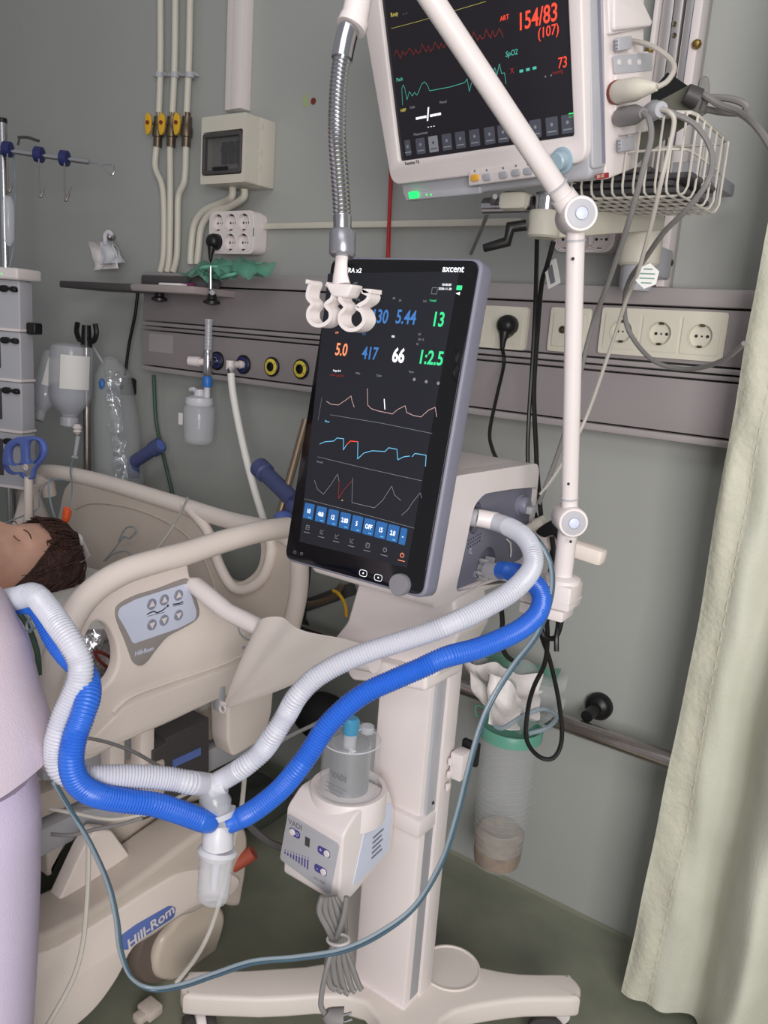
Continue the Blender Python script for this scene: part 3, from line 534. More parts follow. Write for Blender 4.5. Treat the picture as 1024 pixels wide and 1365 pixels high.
# ================================================================ ventilator
ya, ti = math.radians(1.35), math.radians(9.45)
vu = V3((math.cos(ya), math.sin(ya), 0)); vn = V3((-math.sin(ya), math.cos(ya), 0)); vv = V3((0, 0, 1))*math.cos(ti) + vn*math.sin(ti)
VF = Fr((-.663, .896, 1.082), vu, vv); W2, H2 = .2345/2, .215
vt = T('ventilator', 'white intensive care ventilator on a wheeled column with tall black touch screen', 'ventilator', (-.64, 1.0, 0))
gl = G().plate(VF, [rrect(-W2, -H2, W2, H2, .013, 6)], .001, .004, .0005).build('screen_glass', MT['bglass'], vt)
G().plate(VF, [rrect(-W2-.004, -H2-.004, W2+.0045, H2+.004, .016, 6)], -.0022, .030, .004, 3).build('screen_housing', MT['grey'], vt)
G().plate(VF, [rrect(-W2+.02, -H2+.03, W2-.012, H2-.05, .02, 6)], -.032, .03, .004).build('screen_mount', MT['dgrey'], vt)
a, b = VF.px(536, 779); G().lathe([(.0145, 0), (.0145, .008), (.0135, .0095), (.0001, .0098)], VF.M @ Matrix.Translation((a, b, .001)), 32).build('control_knob', mat('knob_grey', (128, 126, 132), .45), vt)
q = VF.px; n_ = .0014
def vtext(t, x, y, s, c, ax='CENTER', sh=0, b=0, sx=1): G().text(VF, t, *q(x, y), s, n_, ax=ax, shear=sh, bold=b, sx=sx).build('screen_text', EM[c], gl)
G().plate(VF, [[q(438, 365), q(613, 362), q(543, 757), q(400, 722)]], .0011, .0003).build('active_display', EM['scr'], gl)
vtext('axcent', 605, 359, .0125, 'white', b=.00015, sx=.95); vtext('LYRA x2', 484, 359.5, .0105, 'white', ax='RIGHT', b=.0002) if 0 else vtext('LYRA x2', 470, 361, .0092, 'white', b=.0001)
vtext('130', 507, 423, .026, 'blue', sx=.72, b=.0004); vtext('5.44', 542, 424, .026, 'blue', sx=.72, b=.0004); vtext('13', 585, 427, .026, 'green', sx=.75, b=.0005)
vtext('5.0', 456, 467, .024, 'orange', sx=.72, b=.0004); vtext('417', 494, 472, .024, 'blue', sx=.72, b=.0004); vtext('66', 532, 475, .026, 'white', sx=.75, b=.0007); vtext('1:2.5', 575, 478, .025, 'green', sx=.8, b=.0005)
for t_, x, y, c in [('PIP', 450, 444, 'orange'), ('VTi', 486, 446, 'blue'), ('RR', 525, 449, 'white'), ('I:E', 560, 446, 'grey'), ('30 15', 562, 453, 'grey'), ('10', 557, 459, 'grey'), ('60', 526, 398, 'grey'), ('34', 534, 401, 'grey'), ('5.0', 567, 402, 'grey'), ('f total', 578, 401, 'green'), ('VTe', 478, 400, 'grey'), ('10:00:00', 596, 380, 'white'), ('2020-11-30', 594, 385.5, 'white'), ('Insp 0.9', 450, 494.5, 'white'), ('PAW cmH2O', 450, 501, 'dred'), ('Flow', 437, 562, 'cyan'), ('Vol ml', 427, 616, 'grey'), ('MVe', 478, 498, 'grey'), ('Cdyn', 506, 501, 'grey'), ('Vent', 549, 496, 'grey'), ('A/C', 475, 378, 'grey')]:
    vtext(t_, x, y, .0042, c)
for x, y in [(553, 506), (569, 509), (585, 511)]: a, b = q(x, y); G().plate(VF, [ell(a, b, .0022, n=10)], n_, .0002).build('screen_icon', EM['grey'], gl)
a, b = q(613, 384); G().plate(VF, [rrect(a-.004, b-.003, a+.004, b+.003, .001)], n_, .0003).build('battery_icon', EM['green'], gl)
a, b = q(580, 388); G().ribbon(VF, [(a-.004, b-.004), (a+.004, b-.004), (a+.004, b+.004), (a-.004, b+.004), (a-.004, b-.004)], .0006, n_).build('screen_icon', EM['grey'], gl)
a, b = q(611, 391.5); G().plate(VF, [[(a-.003, b), (a+.003, b+.002), (a+.003, b-.002)]], n_, .0003).build('screen_icon', EM['white'], gl)
def vline(pts, c, w=.0007, sm=0):
    P = [q(*p) for p in pts]
    if sm: P = [(p.x, p.y) for p in cr([(a, b, 0) for a, b in P], 4)]
    G().ribbon(VF, P, w, n_).build('screen_trace', EM[c], gl)
vline([(436, 535), (442, 539), (452, 540), (461, 534), (469, 528), (470, 534), (473, 543)], 'pink'); vline([(490.5, 518), (491, 540), (496, 545), (505, 548), (524, 552), (531, 546), (541, 541), (543, 550), (552, 554), (562, 556), (572, 547), (581, 543), (583, 556)], 'pink')
vline([(441, 553), (508, 564), (577, 578)], 'grey', .0005); vline([(430, 530), (425, 560)], 'grey', .0004)
vline([(427, 592), (434, 589), (446, 588), (450, 584), (459, 585), (458.5, 600), (463, 593)], 'cyan', .0009); vline([(463, 593), (468, 588), (478, 589)], 'red', .0009); vline([(478, 589), (477.5, 612), (486, 604), (497, 601), (514, 602), (519, 597), (530, 599), (531, 613), (539, 609), (547, 608)], 'cyan', .0009); vline([(550, 609), (554, 604.5), (569, 607), (568, 622)], 'cyan', .0009)
vline([(424, 609), (491, 625), (563, 641)], 'grey', .0005)
vline([(420, 640), (424, 652), (432, 659), (442, 646), (451, 632), (453, 642)], 'grey', .0006, 0); vline([(453, 642), (452, 665), (460, 652), (470, 641)], 'dred', .0008); vline([(471, 637), (470, 670), (500, 677), (511, 667), (523, 648), (527, 660), (535, 667)], 'grey', .0006); vline([(536, 687), (544, 680), (552, 668), (561, 657), (563, 664)], 'grey', .0006)
vline([(407, 665), (480, 684), (553, 704)], 'grey', .0005); a, b = q(457, 667); G().plate(VF, [ell(a, b, .001, n=8)], n_, .0002).build('screen_icon', EM['yel'], gl)
a, b = q(514, 546); c, d = q(513, 532); G().ribbon(VF, [(a, b), (c, d)], .0012, n_).build('screen_mark', EM['white'], gl)
for i, t_ in enumerate(['10', '460', '12', '2.00', '5', 'OFF', '15', '2.0', '-']):
    x, y = 412.5 + i*16.0, 681.5 + i*4.2
    if i == 8: x, y = 538, 715
    a, b = q(x, y); w = .0088 if i < 8 else .0050
    bt = G().plate(VF, [rrect(a-w, b-.011, a+w, b+.011, .001)], n_, .0004).build('screen_button', EM['btn'], gl)
    G().text(VF, t_, a, b, .0088, n_+.0004, sx=.75, bold=.00015).build('screen_text', EM['white'], bt)
    if i < 8: G().plate(VF, [rrect(a+.001, b-.0088, a+.006, b-.0078, .0003)], n_+.0003, .0002).build('unit_print', EM['cyan'], bt)
for i, (x, y) in enumerate([(411, 703), (430, 709), (450, 715), (470, 721), (491, 727), (514, 733), (537, 740)]):
    a, b = q(x, y); g = G(); r = .0028
    if i in (0, 4): g.ribbon(VF, [(a-r, b-r), (a+r, b-r), (a+r, b+r), (a-r, b+r), (a-r, b-r)], .0007, n_).ribbon(VF, [(a-r, b), (a+r, b)], .0006, n_)
    elif i in (1, 2, 3): g.ribbon(VF, [(a-r, b+r), (a-r, b-r), (a+r, b-r)], .0006, n_).ribbon(VF, [(a-r*.5, b-r*.5), (a, b+r*.4), (a+r, b+r)], .0006, n_)
    else: g.ribbon(VF, [(a+r*math.cos(t), b+r*math.sin(t)) for t in [1.9+k*.55 for k in range(11)]], .0008, n_).ribbon(VF, [(a, b+.0005), (a, b+r*1.2)], .0007, n_)
    g.build('screen_icon', EM['grey'] if i < 6 else EM['orange'], gl)
    G().plate(VF, [rrect(a-.0055, b-.0078, a+.0055, b-.0070, .0002)], n_, .0002).build('screen_caption', EM['grey'] if i < 6 else EM['orange'], gl)
for x, y in [(485, 764), (505, 770)]:
    a, b = q(x, y); lp = rrect(a-.0062, b-.0042, a+.0062, b+.0042, .004); g = G().ribbon(VF, lp + [lp[0]], .0006, n_); g.plate(VF, [ell(a, b, .0012, n=8)], n_, .0002); g.build('touch_key_print', EM['white'], gl)
for x, y in [(403, 738), (394, 736)]:
    a, b = q(x, y); g = G().ribbon(VF, [(a-.002, b-.0015), (a+.002, b-.0015), (a+.002, b+.0015), (a-.002, b+.0015), (a-.002, b-.0015)], .0004, n_); g.build('indicator_print', EM['grey'], gl)
# body
XB = -.555; BSF = Fr((XB, 0, 0), (0, 1, 0), (0, 0, 1)); s = BSF.px
zT, zB = s(603, 642)[1]+.003, s(600, 806)[1]+.002; yF, yR = .905, s(719, 627)[0]
bdo = rounded([(yF, zB), (yR+.004, zB+.022), (yR, zT), (yF+.02, zT+.004)], .022, 6)
body = G().plate(BSF, [bdo], -.022, .20, .012, 4).build('body', MT['white'], vt)
inner = rounded([s(607, 790), s(641, 781), s(676, 777), s(704, 771), s(711, 704), s(717.5, 649), s(682, 652), s(646, 658), s(632, 674), s(620, 732)], .012, 5)
G().plate(BSF, [bdo, inner], 0, .030, 0).build('side_shell', MT['white'], vt)
ep = [s(636, 681), s(655, 757)]; r1, r2 = .021, .030
pan = G().plate(BSF, [[(a, b) for a, b in inner], ell(*s(641, 692), .019, .024), ell(*s(655, 757), .029, .030)], -.009, .010, 0).build('side_panel', MT['grey2'], vt)
G().plate(BSF, [ell(*s(641, 692), .0195, .0245), ], -.018, .003, 0).build('port_well', MT['dgrey'], pan)
G().plate(BSF, [ell(*s(655, 757), .0295, .0305), ], -.0185, .003, 0).build('valve_well', MT['grey2'], pan)
a, b = s(655, 762); g = G()
for k in range(6):
    t = k*math.pi/3; g.box((.013, 0, .009), (.018, .005, .016), BSF.M @ Matrix.Translation((a, b, -.018)) @ Matrix.Rotation(t, 4, 'Z'), b=.002)
g.lathe([(.012, 0), (.012, .02), (.009, .022), (.0001, .022)], BSF.M @ Matrix.Translation((a, b, -.018)), 20); g.build('exhalation_valve', MT['lgrey'], pan)
a, b = s(641, 692); G().lathe([(.013, 0), (.013, .012), (.011, .016), (.0001, .016)], BSF.M @ Matrix.Translation((a, b, -.018)), 20).build('inlet_port', MT['lgrey'], pan)
a, b = s(700, 674); G().lathe([(.017, 0), (.017, .003), (.014, .004), (.014, .012), (.011, .016), (.0001, .016)], BSF.M @ Matrix.Translation((a, b, -.010)), 24).build('round_port', MT['grey'], pan)
G().box((a+.004, b-.006, .008), (.02, .012, .014), BSF.M, b=.003).build('port_clip', MT['lgrey'], pan)
g = G()
for i in range(6):
    for j in range(3): a, b = s(632, 722); g.lathe([(.0012, 0), (.0012, .0006), (.0001, .0002)], BSF.M @ Matrix.Translation((a+.0065*i, b-.0055*j+.001*i, -.0089)), 6)
g.build('vent_hole', MT['ink'], pan)
for (x, y) in [(628, 735), (634, 766)]:
    a, b = s(x, y, -.008); F = BSF; G().ribbon(F, [(a-.004, b-.003), (a-.003, b+.004), (a+.001, b+.004), (a+.001, b-.003), (a+.005, b-.004)], .001, -.0088).build('symbol_print', MT['label'], pan)
a, b = s(677, 734, -.006); G().tube([BSF.p(a-.008, b+.02, -.006), BSF.p(a+.004, b+.012, -.005), BSF.p(a+.010, b-.002, -.005), BSF.p(a+.012, b-.012, -.006)], .0012, 6).build('latch_edge', MT['white'], pan)
# neck, collar, column
NF = Fr((0, .965, 0), (1, 0, 0), (0, 0, 1)); s = NF.px
nk = rounded([s(478, 774), s(604, 790), s(612, 846), s(580, 905), s(505, 892), s(444, 853), s(462, 830)], .008, 5)
G().plate(NF, [nk], 0, .09, .006, 3).build('neck_cover', MT['white'], vt)
G().plate(NF, [rounded([s(452, 852), s(502, 872), s(579, 892), s(579, 917), s(520, 905), s(480, 902)], .008, 5)], .022, .10, .006, 3).build('collar', MT['white'], vt)
for (x0, x1, y0, y1, m, nm) in [(-.69, -.594, .99, 1.04, 'white', 'column'), (-.686, -.589, 1.0, 1.028, 'lgrey', 'column_groove'), (-.69, -.584, 1.026, 1.062, 'white', 'column_rear_rail')]:
    G().box(((x0+x1)/2, (y0+y1)/2, .47), (x1-x0, y1-y0, .71), b=.006 if nm == 'column' else .002).build(nm, MT[m], vt)
cb = PY(545, 1095, .99).z
G().box((-.642, 1.01, cb), (.112, .062, .032), b=.006).build('column_band', MT['white'], vt)
G().box((-.642, 1.018, (cb+.11)/2), (.106, .062, cb-.11), b=.006).build('lower_column', MT['white'], vt)
for x, y in [(577, 1070), ]: p = PX(x, y, -.589); G().ball(p, .003, n=10).build('screw', MT['ink'], vt)
# base
FF = Fr((0, 0, 0), (1, 0, 0), (0, 1, 0)); cx_, cy_ = -.645, 1.01; tx, ty = .25, .212
def leg(sx, sy): return (cx_+sx*tx, cy_+sy*ty)
out = []
for sx, sy, nx, ny in [(1, 1, -1, 1), (-1, 1, -1, -1), (-1, -1, 1, -1), (1, -1, 1, 1)]:
    L = leg(sx, sy); dn = V3((sx*tx, sy*ty, 0)).normalized(); pn = V3((-dn.y, dn.x, 0))
    c = V3((*L, 0))
    for a_ in (-80, -45, 0, 45, 80): t = math.radians(a_); w = c + dn*(math.cos(t)*.026 - .013) + pn*math.sin(t)*.029; out.append((w.x, w.y))
    m1 = c - dn*.12 + pn*.034; out.append((m1.x, m1.y))
    nl = V3((*leg(nx, ny), 0)); d2 = (nl - V3((cx_, cy_, 0))).normalized(); p2 = V3((-d2.y, d2.x, 0))
    mid = V3((cx_, cy_, 0)) + (dn+d2).normalized()*{(1, 1): .12, (-1, 1): .10, (-1, -1): .052, (1, -1): .115}[(sx, sy)]; out.append((mid.x, mid.y))
    m2 = nl - d2*.12 - p2*.034; out.append((m2.x, m2.y))
base = G().plate(FF, [cr2(out, 4)], .121, .04, .008, 3).build('base', MT['beige3'], vt)
p = PZ(600, 1290, .121); G().lathe([(.054, 0), (.053, .003), (.050, .003), (.049, .0008), (.0001, .0008)], Matrix.Translation((p.x, p.y, .1205)), 36).build('base_recess', MT['beige3'], vt)
G().box((-.642, 1.018, .123), (.110, .068, .01), b=.004).build('column_foot', MT['white'], vt)
def caster(parent, c, ang, r=.034, fork=MT['white'], tyre=MT['dgrey'], hub=MT['lgrey'], top=.085):
    R = Matrix.Translation(c) @ Matrix.Rotation(ang, 4, 'Z'); a = R @ Matrix.Translation((-.018, 0, r)) @ Matrix.Rotation(math.pi/2, 4, 'X')
    k = G().tube([R @ V3((0, 0, top)), R @ V3((0, 0, top-.016))], .014, 16).build('caster_stem', fork, parent)
    f = G().plate(Fr(R @ V3((0, -.008, 0)), R.to_3x3() @ V3((1, 0, 0)), (0, 0, 1)), [rounded([(-.046, r*.7), (-.01, r*.6), (.018, top-.022), (.016, top-.008), (-.03, top-.010), (-.05, r*1.4)], .010)], 0, .016, .003).build('caster_fork', fork, parent)
    for sy in (-1, 1):
        M = a @ Matrix.Translation((0, 0, sy*.017)); w = G().lathe([(r*.6, -.008), (r*.93, -.008), (r, -.004), (r, .004), (r*.93, .008), (r*.6, .008)], M, 28, False).build('wheel', tyre, parent)
        G().lathe([(.0001, -.0065), (r*.62, -.0065), (r*.62, .0065), (.0001, .0065)], M, 24).build('wheel_hub', hub, w)
for (sx, sy), an in zip([(1, 1), (-1, 1), (-1, -1), (1, -1)], (.3, 2.0, 2.6, .9)):
    L = leg(sx, sy); caster(vt, (L[0]-sx*.012, L[1]-sy*.012, 0), an)
# rear handle and small side clip
hA, hB = PY(690, 706, 1.19), PY(806, 744, 1.19); bar(hA, hB, .028, .026, .007).build('rear_handle', MT['beige'], vt)
G().rod(PY(714, 700, 1.17), PY(726, 695, 1.17), .010).rod(PY(703, 706, 1.17), PY(714, 700, 1.17), .008).build('gas_fitting', MT['cream'], vt)
cl = PX(604, 1020, -.575); g = G().box(cl+V3((.006, .012, 0)), (.022, .03, .045), b=.003)
for k in range(3): g.box(cl+V3((-.002, -.005, .02-.022*k-.012)), (.006, .010, .012), b=.002)
g.build('tube_clip', MT['white'], vt)
G().box(cl+V3((.01, .035, .012)), (.03, .01, .04), b=.002).build('clip_bracket', MT['black'], vt)
# side arm bar over the bed rail
AF = .925
pts = [PY(x, y, AF) for x, y in [(252, 778), (262, 781), (284, 800), (306, 817), (345, 836), (400, 858), (450, 873), (500, 884)]]
G().tube(pts, [.013, .0165, .0165, .0155, .0155, .0155, .0155, .0155], 4+8, flat=((0, 1, 0), .95)).build('side_arm', MT['white'], vt)
# ---------------------------------------------------------------- draped silicone pouch over the side arm
cz = PY(390, 850, .90)
left = [(343, 833), (333, 853), (321, 880), (309, 910), (299, 938)]
top = [(343, 833), (362, 822), (384, 820), (405, 829), (432, 840), (466, 850), (500, 862)]
bot = [(500, 862), (470, 874), (432, 890), (380, 916), (308, 943)]
L_ = cr([PY(x, y, .905) for x, y in left], 6); B_ = cr([PY(x, y, .895) for x, y in bot], 6); T_ = cr([PY(x, y, .905) for x, y in top], 4)
rows = []; nr = 24
for i in range(nr+1):
    t = i/nr; a = L_[round(t*(len(L_)-1))]; b = B_[round(t*(len(B_)-1))]; row = []
    for j in range(25):
        s_ = j/24; p = a.lerp(b, s_); tp = T_[round(s_*24)]; p = p + (tp - L_[0].lerp(B_[0], s_)) * (1-t)**1.5
        w = (1-t)*.9+.1
        p = p + V3((0, -1, .1)) * ((.026*math.sin(math.pi*s_)**.8 + .0065*math.sin(s_*13 + t*2.5)*math.sin(math.pi*s_)) * w)
        row.append(p)
    rows.append(row)
o = sheet(rows, .0015, 'pouch', MT['beige3']); tag(o, 'off-white soft sleeve draped over the ventilator side arm, hanging to a point', 'sleeve')
F = Fr(PY(297, 945, .90), (1, 0, 0), (0, 0, 1)); G().tube([F.p(.007*math.cos(t), .007*math.sin(t)) for t in [k*math.pi/8 for k in range(16)]], .002, 6, closed=True).box((.004, .01, 0), (.02, .006, .004), F.M, b=.001).build('ring_pull', MT['white'], None).parent = None
tag(bpy.data.objects['ring_pull'], 'small white ring pull at the pointed end of the off-white sleeve', 'ring')
# ================================================================ humidifier
HY = .83; HF = Fr((0, HY, 0), (1, 0, 0), (0, 0, 1)); s = HF.px
c0 = [s(367, 1155), s(444, 1207), s(457, 1121), s(382, 1073)]
hx0, hx1 = c0[3][0], c0[2][0]; hz0, hz1 = (c0[0][1]+c0[1][1])/2, (c0[2][1]+c0[3][1])/2; hc = (hx0+hx1)/2
hm = T('humidifier', 'white breathing gas humidifier heater with clear chamber on the ventilator column', 'humidifier', (hc, .89, hz0))
g = G(); pf = [(0, hz0), (.0, hz1), (.006, hz1+.008), (.03, hz1+.026), (.11, hz1+.026), (.13, hz1-.02), (.13, hz0+.02), (.09, hz0+.012), (.03, hz0-.004)]
SFh = Fr((hx1, HY, 0), (0, 1, 0), (0, 0, 1)); hb = G().plate(SFh, [rounded(pf, .008, 4)], 0, hx1-hx0, .004, 2).build('heater_housing', MT['white'], hm)
CHC = V3((hc+.004, HY+.072, 0)); zr = hz1+.016; rC = .047
g = G().lathe([(rC+.012, hz1-.015), (rC+.012, zr+.010), (rC+.010, zr+.013), (rC+.004, zr+.013), (rC+.003, zr-.004), (rC+.003, zr-.02)], Matrix.Translation((CHC.x, CHC.y, 0)), 40, False); g.build('chamber_collar', MT['white'], hm)
pnl = G().plate(HF, [rounded([s(373, 1145, .001), s(440, 1194, .001), s(453, 1126, .001), s(384, 1084, .001)], .006, 4)], .0015, .002, .0004).build('control_panel', MT['lgrey'], hm)
s1 = lambda x, y: s(x, y, .0015)
pc = lambda x, y: s1(360+x/6.4, 1030+y/6.4)
G().text(HF, 'VADI', *pc(215, 445), .012, .0017, bold=.0003).build('panel_print', MT['print_'], pnl)
def pill(x, y, w, flip):
    a, b = pc(x, y); G().plate(HF, [rrect(a-w, b-.0062, a+w, b+.0062, .006, 5)], .0019, .0006).build('key_surround', MT['purple'], pnl)
    G().lathe([(.0052, 0), (.0052, .0012), (.0045, .0018), (.0001, .0018)], HF.M @ Matrix.Translation((a+flip*(w-.006), b, .0018)), 18).build('round_key', MT['white'], pnl)
    return a, b
a, b = pill(212, 515, .0105, -1); G().text(HF, 'O', a+.005, b, .008, .0022).build('key_symbol', MT['label'], pnl)
a, b = pill(460, 675, .0118, 1); G().text(HF, '+', a-.006, b, .010, .0022).build('key_symbol', MT['label'], pnl)
a, b = pill(432, 830, .0118, 1); G().text(HF, '-', a-.006, b, .010, .0022).build('key_symbol', MT['label'], pnl)
a, b = pc(320, 590); G().box((a, b, .0018), (.0085, .014, .0008), HF.M).build('digit_window', MT['dgrey'], pnl)
for i in range(9):
    a, b = pc(130+i*24.5, 660+i*8.2); h = .003 + i*.0016
    G().plate(HF, [[(a-.0012, b-.003), (a+.0012, b-.003), (a+.0012, b-.003-h), (a-.0012, b-.003-h)]], .0020, .0004).lathe([(.0011, 0), (.0001, .0003)], HF.M @ Matrix.Translation((a, b, .0016)), 8).build('level_bar', MT['purple'], pnl)
G().text(HF, 'VH-1500', *pc(420, 920), .006, .0017).build('panel_print', MT['print_'], pnl)
RFh = Fr((hx1, HY, 0), (0, 1, 0), (0, 0, 1))
rl = G().plate(RFh, [rounded([(.03, hz0+.012), (.118, hz0+.03), (.118, hz1+.004), (.055, hz1+.004)], .012)], .0012, .0016).build('side_cover', MT['label'], hm)
g = G()
for k in range(5): g.ribbon(RFh, [(.072, hz0+.040+k*.0085), (.098-.004*(k % 2), hz0+.043+k*.0085)], .003, .0022)
g.build('rating_print', MT['print_'], rl)
zc = zr - .010
ch = T('humidifier_chamber', 'clear domed water chamber with silver core, standing in the white heater', 'water chamber', (CHC.x, CHC.y, zc))
MC = Matrix.Translation((CHC.x, CHC.y, zc)); zz2 = PY(466, 968, CHC.y).z - zc
G().lathe([(rC+.001, 0), (rC+.001, .008), (rC-.003, .010), (.0001, .010)], MC, 40).build('steel_base', MT['chrome'], ch)
G().lathe([(rC, .010), (rC+.0015, .013), (rC, .016)], MC, 40, False).build('seal_ring', MT['black'], ch)
G().lathe([(rC-.003, .012), (rC-.0035, zz2-.020), (rC-.008, zz2-.009), (rC-.018, zz2-.003), (.012, zz2)], MC, 40, False).lathe([(rC-.0035, zz2-.021), (rC-.0028, zz2-.020), (rC-.0035, zz2-.019)], MC, 40, False).lathe([(rC-.001, .018), (rC+.0005, .020), (rC-.001, .022)], MC, 40, False).build('clear_dome', MT['clear'], ch)
G().lathe([(rC-.004, zz2-.0205), (rC-.0025, zz2-.0195), (rC-.004, zz2-.0185)], MC, 40, False).lathe([(.013, zz2-.001), (.014, zz2+.0005), (.013, zz2+.002)], MC, 24, False).build('dome_edge', MT['milky'], ch)
cr_ = G().lathe([(.030, .011), (.030, zz2-.026), (.028, zz2-.024), (.0001, zz2-.024)], MC, 32).build('silver_core', mat('satin_silver', (150, 150, 156), .35, metal=.7, var=.04), ch)
Fv = Fr((CHC.x, CHC.y-.0302, zc), (1, 0, 0), (0, 0, 1)); g = G().text(Fv, 'VADI', .004, .052, .0125, .0006, bold=.0006)
for k in range(3): g.ribbon(Fv, [(-.02, .020-.007*k+.016), (.02-.006*k, .019-.007*k+.016)], .0008, .0006)
g.build('core_print', MT['ink'], cr_)
G().lathe([(.010, zz2-.03), (.010, zz2+.008), (.008, zz2+.008), (.008, zz2-.03)], MC @ Matrix.Translation((.006, -.012, 0)), 18, False).build('inlet_port', MT['clear2'], ch)
G().lathe([(.0115, zz2-.002), (.0125, zz2+.004), (.0125, zz2+.018), (.009, zz2+.022), (.0001, zz2+.022)], MC @ Matrix.Translation((.006, -.012, 0)), 18).build('blue_connector', mat('sky_blue_plastic', (70, 150, 190), .3, alpha=.85), ch)
G().lathe([(.010, zz2-.004), (.010, zz2+.006), (.0001, zz2+.006)], MC @ Matrix.Translation((.020, .010, 0)), 18).build('outlet_cap', MT['clear2'], ch)
# folded cord under the humidifier
cd = T('coiled_cord', 'grey power cord folded and tied, hanging under the humidifier', 'cord', D(452, 1345, 1.14))
for k in range(5):
    o1 = k*5.0; d_ = 1.13+.006*k
    pts = [D(430+o1*.8, 1195, d_), D(426+o1*1.6, 1215, d_), D(438+o1*1.1, 1240, d_), D(444+o1*.7, 1258, d_), D(436+o1*1.6, 1285, d_), D(440+o1*1.9, 1318-abs(k-2)*3, d_), D(448+o1*1.7, 1325-abs(k-2)*3, d_)]
    G().tube(cr(pts, 6), .0042, 8).build('cord_loop', MT['cable'], cd)
G().tube(cr([D(462, 1195, 1.13), D(458, 1222, 1.13), D(446, 1258, 1.13), D(436, 1290, 1.12), D(430, 1318, 1.12), D(428, 1340, 1.12), D(434, 1352, 1.12)], 6), .0038, 8).build('cord_tail', MT['cable'], cd)
A = D(446, 1257, 1.12); g = G().tube([A + V3((.016*math.cos(t), .012*math.sin(t)+.008, .004*math.cos(t))) for t in [k*math.pi/8 for k in range(16)]], .0022, 6, closed=True).build('cable_tie', MT['white'], cd)
G().tube([D(434, 1350, 1.12), D(441, 1357, 1.12), D(458, 1358, 1.12)], [.008, .014, .015], 14).build('plug', MT['cable'], cd)
for y in (1353, 1362): G().rod(D(458, y, 1.12), D(469, y-3, 1.12), .0018).build('plug_pin', MT['chrome'], cd)
# ================================================================ hoses
def hose(name, label, pts, r, m, pitch=.0036, amp=.0008, plain=0, grp=None, ends=None):
    P = resample(cr([D(*p) for p in pts], 14), pitch/4)
    n0 = ends or (0, 0)
    def rr(t, i):
        k = i*pitch/4; L = len(P)*pitch/4
        if k < n0[0] or L-k < n0[1]: return r*1.04
        return r + amp*(-1, 0, 1, 0)[i % 4]*1.0
    o = G().tube(P, rr, 14).build(name, m, ang=75)
    return tag(o, label, 'hose', grp)
R_ = .0128
GH = 'breathing circuit hoses'
hose('breathing_hose', 'milky white corrugated hose from the ventilator side down to the water trap', [(650, 693, 1.19), (673, 700, 1.16), (697, 714, 1.12), (710, 736, 1.09), (708, 760, 1.07), (684, 787, 1.04), (648, 809, 1.02), (607, 829, 1.0), (575, 842, 1.0), (532, 856, 1.0), (494, 868, 1.0), (463, 880, 1.0), (437, 893, 1.0), (415, 908, 1.0), (395, 930, 1.0), (382, 953, 1.01), (366, 978, 1.01), (350, 1001, 1.02), (328, 1020, 1.02), (306, 1034, 1.03), (290, 1043, 1.03)], R_, MT['hose_w'], ends=(.045, .035))
hose('breathing_hose', 'bright blue corrugated hose from the ventilator side down to the water trap', [(668, 760, 1.17), (690, 764, 1.14), (709, 774, 1.12), (722, 793, 1.10), (718, 816, 1.08), (698, 836, 1.06), (670, 851, 1.04), (635, 865, 1.02), (594, 876, 1.0), (560, 891, 1.0), (525, 906, 1.0), (494, 920, 1.0), (472, 934, 1.0), (450, 953, 1.0), (432, 973, 1.0), (415, 1000, 1.0), (397, 1025, 1.0), (374, 1052, 1.01), (345, 1076, 1.02), (322, 1090, 1.03), (304, 1097, 1.03)], R_, MT['hose_b'], ends=(.02, .018))
hose('breathing_hose', 'milky white corrugated hose from the water trap up towards the patient', [(270, 1045, 1.02), (252, 1043, 1.0), (224, 1038, .99), (177, 1035, .97), (130, 1036, .95), (100, 1036, .94), (80, 1024, .93), (75, 1003, .925), (78, 980, .92), (86, 954, .92), (97, 930, .92), (106, 907, .92), (107, 883, .92), (96, 859, .92), (79, 834, .93), (62, 810, .95), (45, 793, .97), (24, 797, 1.0), (0, 802, 1.04), (-30, 812, 1.08)], R_*1.07, MT['hose_w'], ends=(.02, 0))
hose('breathing_hose', 'bright blue corrugated hose from the water trap up towards the patient', [(280, 1095, 1.02), (271, 1094, 1.01), (238, 1082, .99), (205, 1072, .97), (165, 1067, .95), (130, 1060, .93), (105, 1045, .91), (95, 1019, .90), (99, 985, .90), (110, 954, .905), (118, 925, .92), (113, 898, .95), (89, 872, .97), (73, 850, .98), (59, 821, .99), (46, 806, 1.0), (20, 804, 1.03), (-20, 812, 1.08)], R_*1.05, MT['hose_b'], ends=(.02, 0))
A, B = BSF.pxp(636, 690, -.004), D(662, 695, 1.178); G().tube([A, B], [.0128, .0130], 20).build('hose_cuff', MT['white'], None); tag(bpy.data.objects['hose_cuff'], 'white smooth cuff of the milky hose at the upper ventilator port', 'hose cuff')
A, B = BSF.pxp(652, 760, .006), D(680, 764, 1.155); o = G().tube([A, B], [.0120, .0125], 20).build('valve_cuff', MT['milky']); tag(o, 'milky cuff of the blue hose at the lower ventilator port', 'hose cuff')
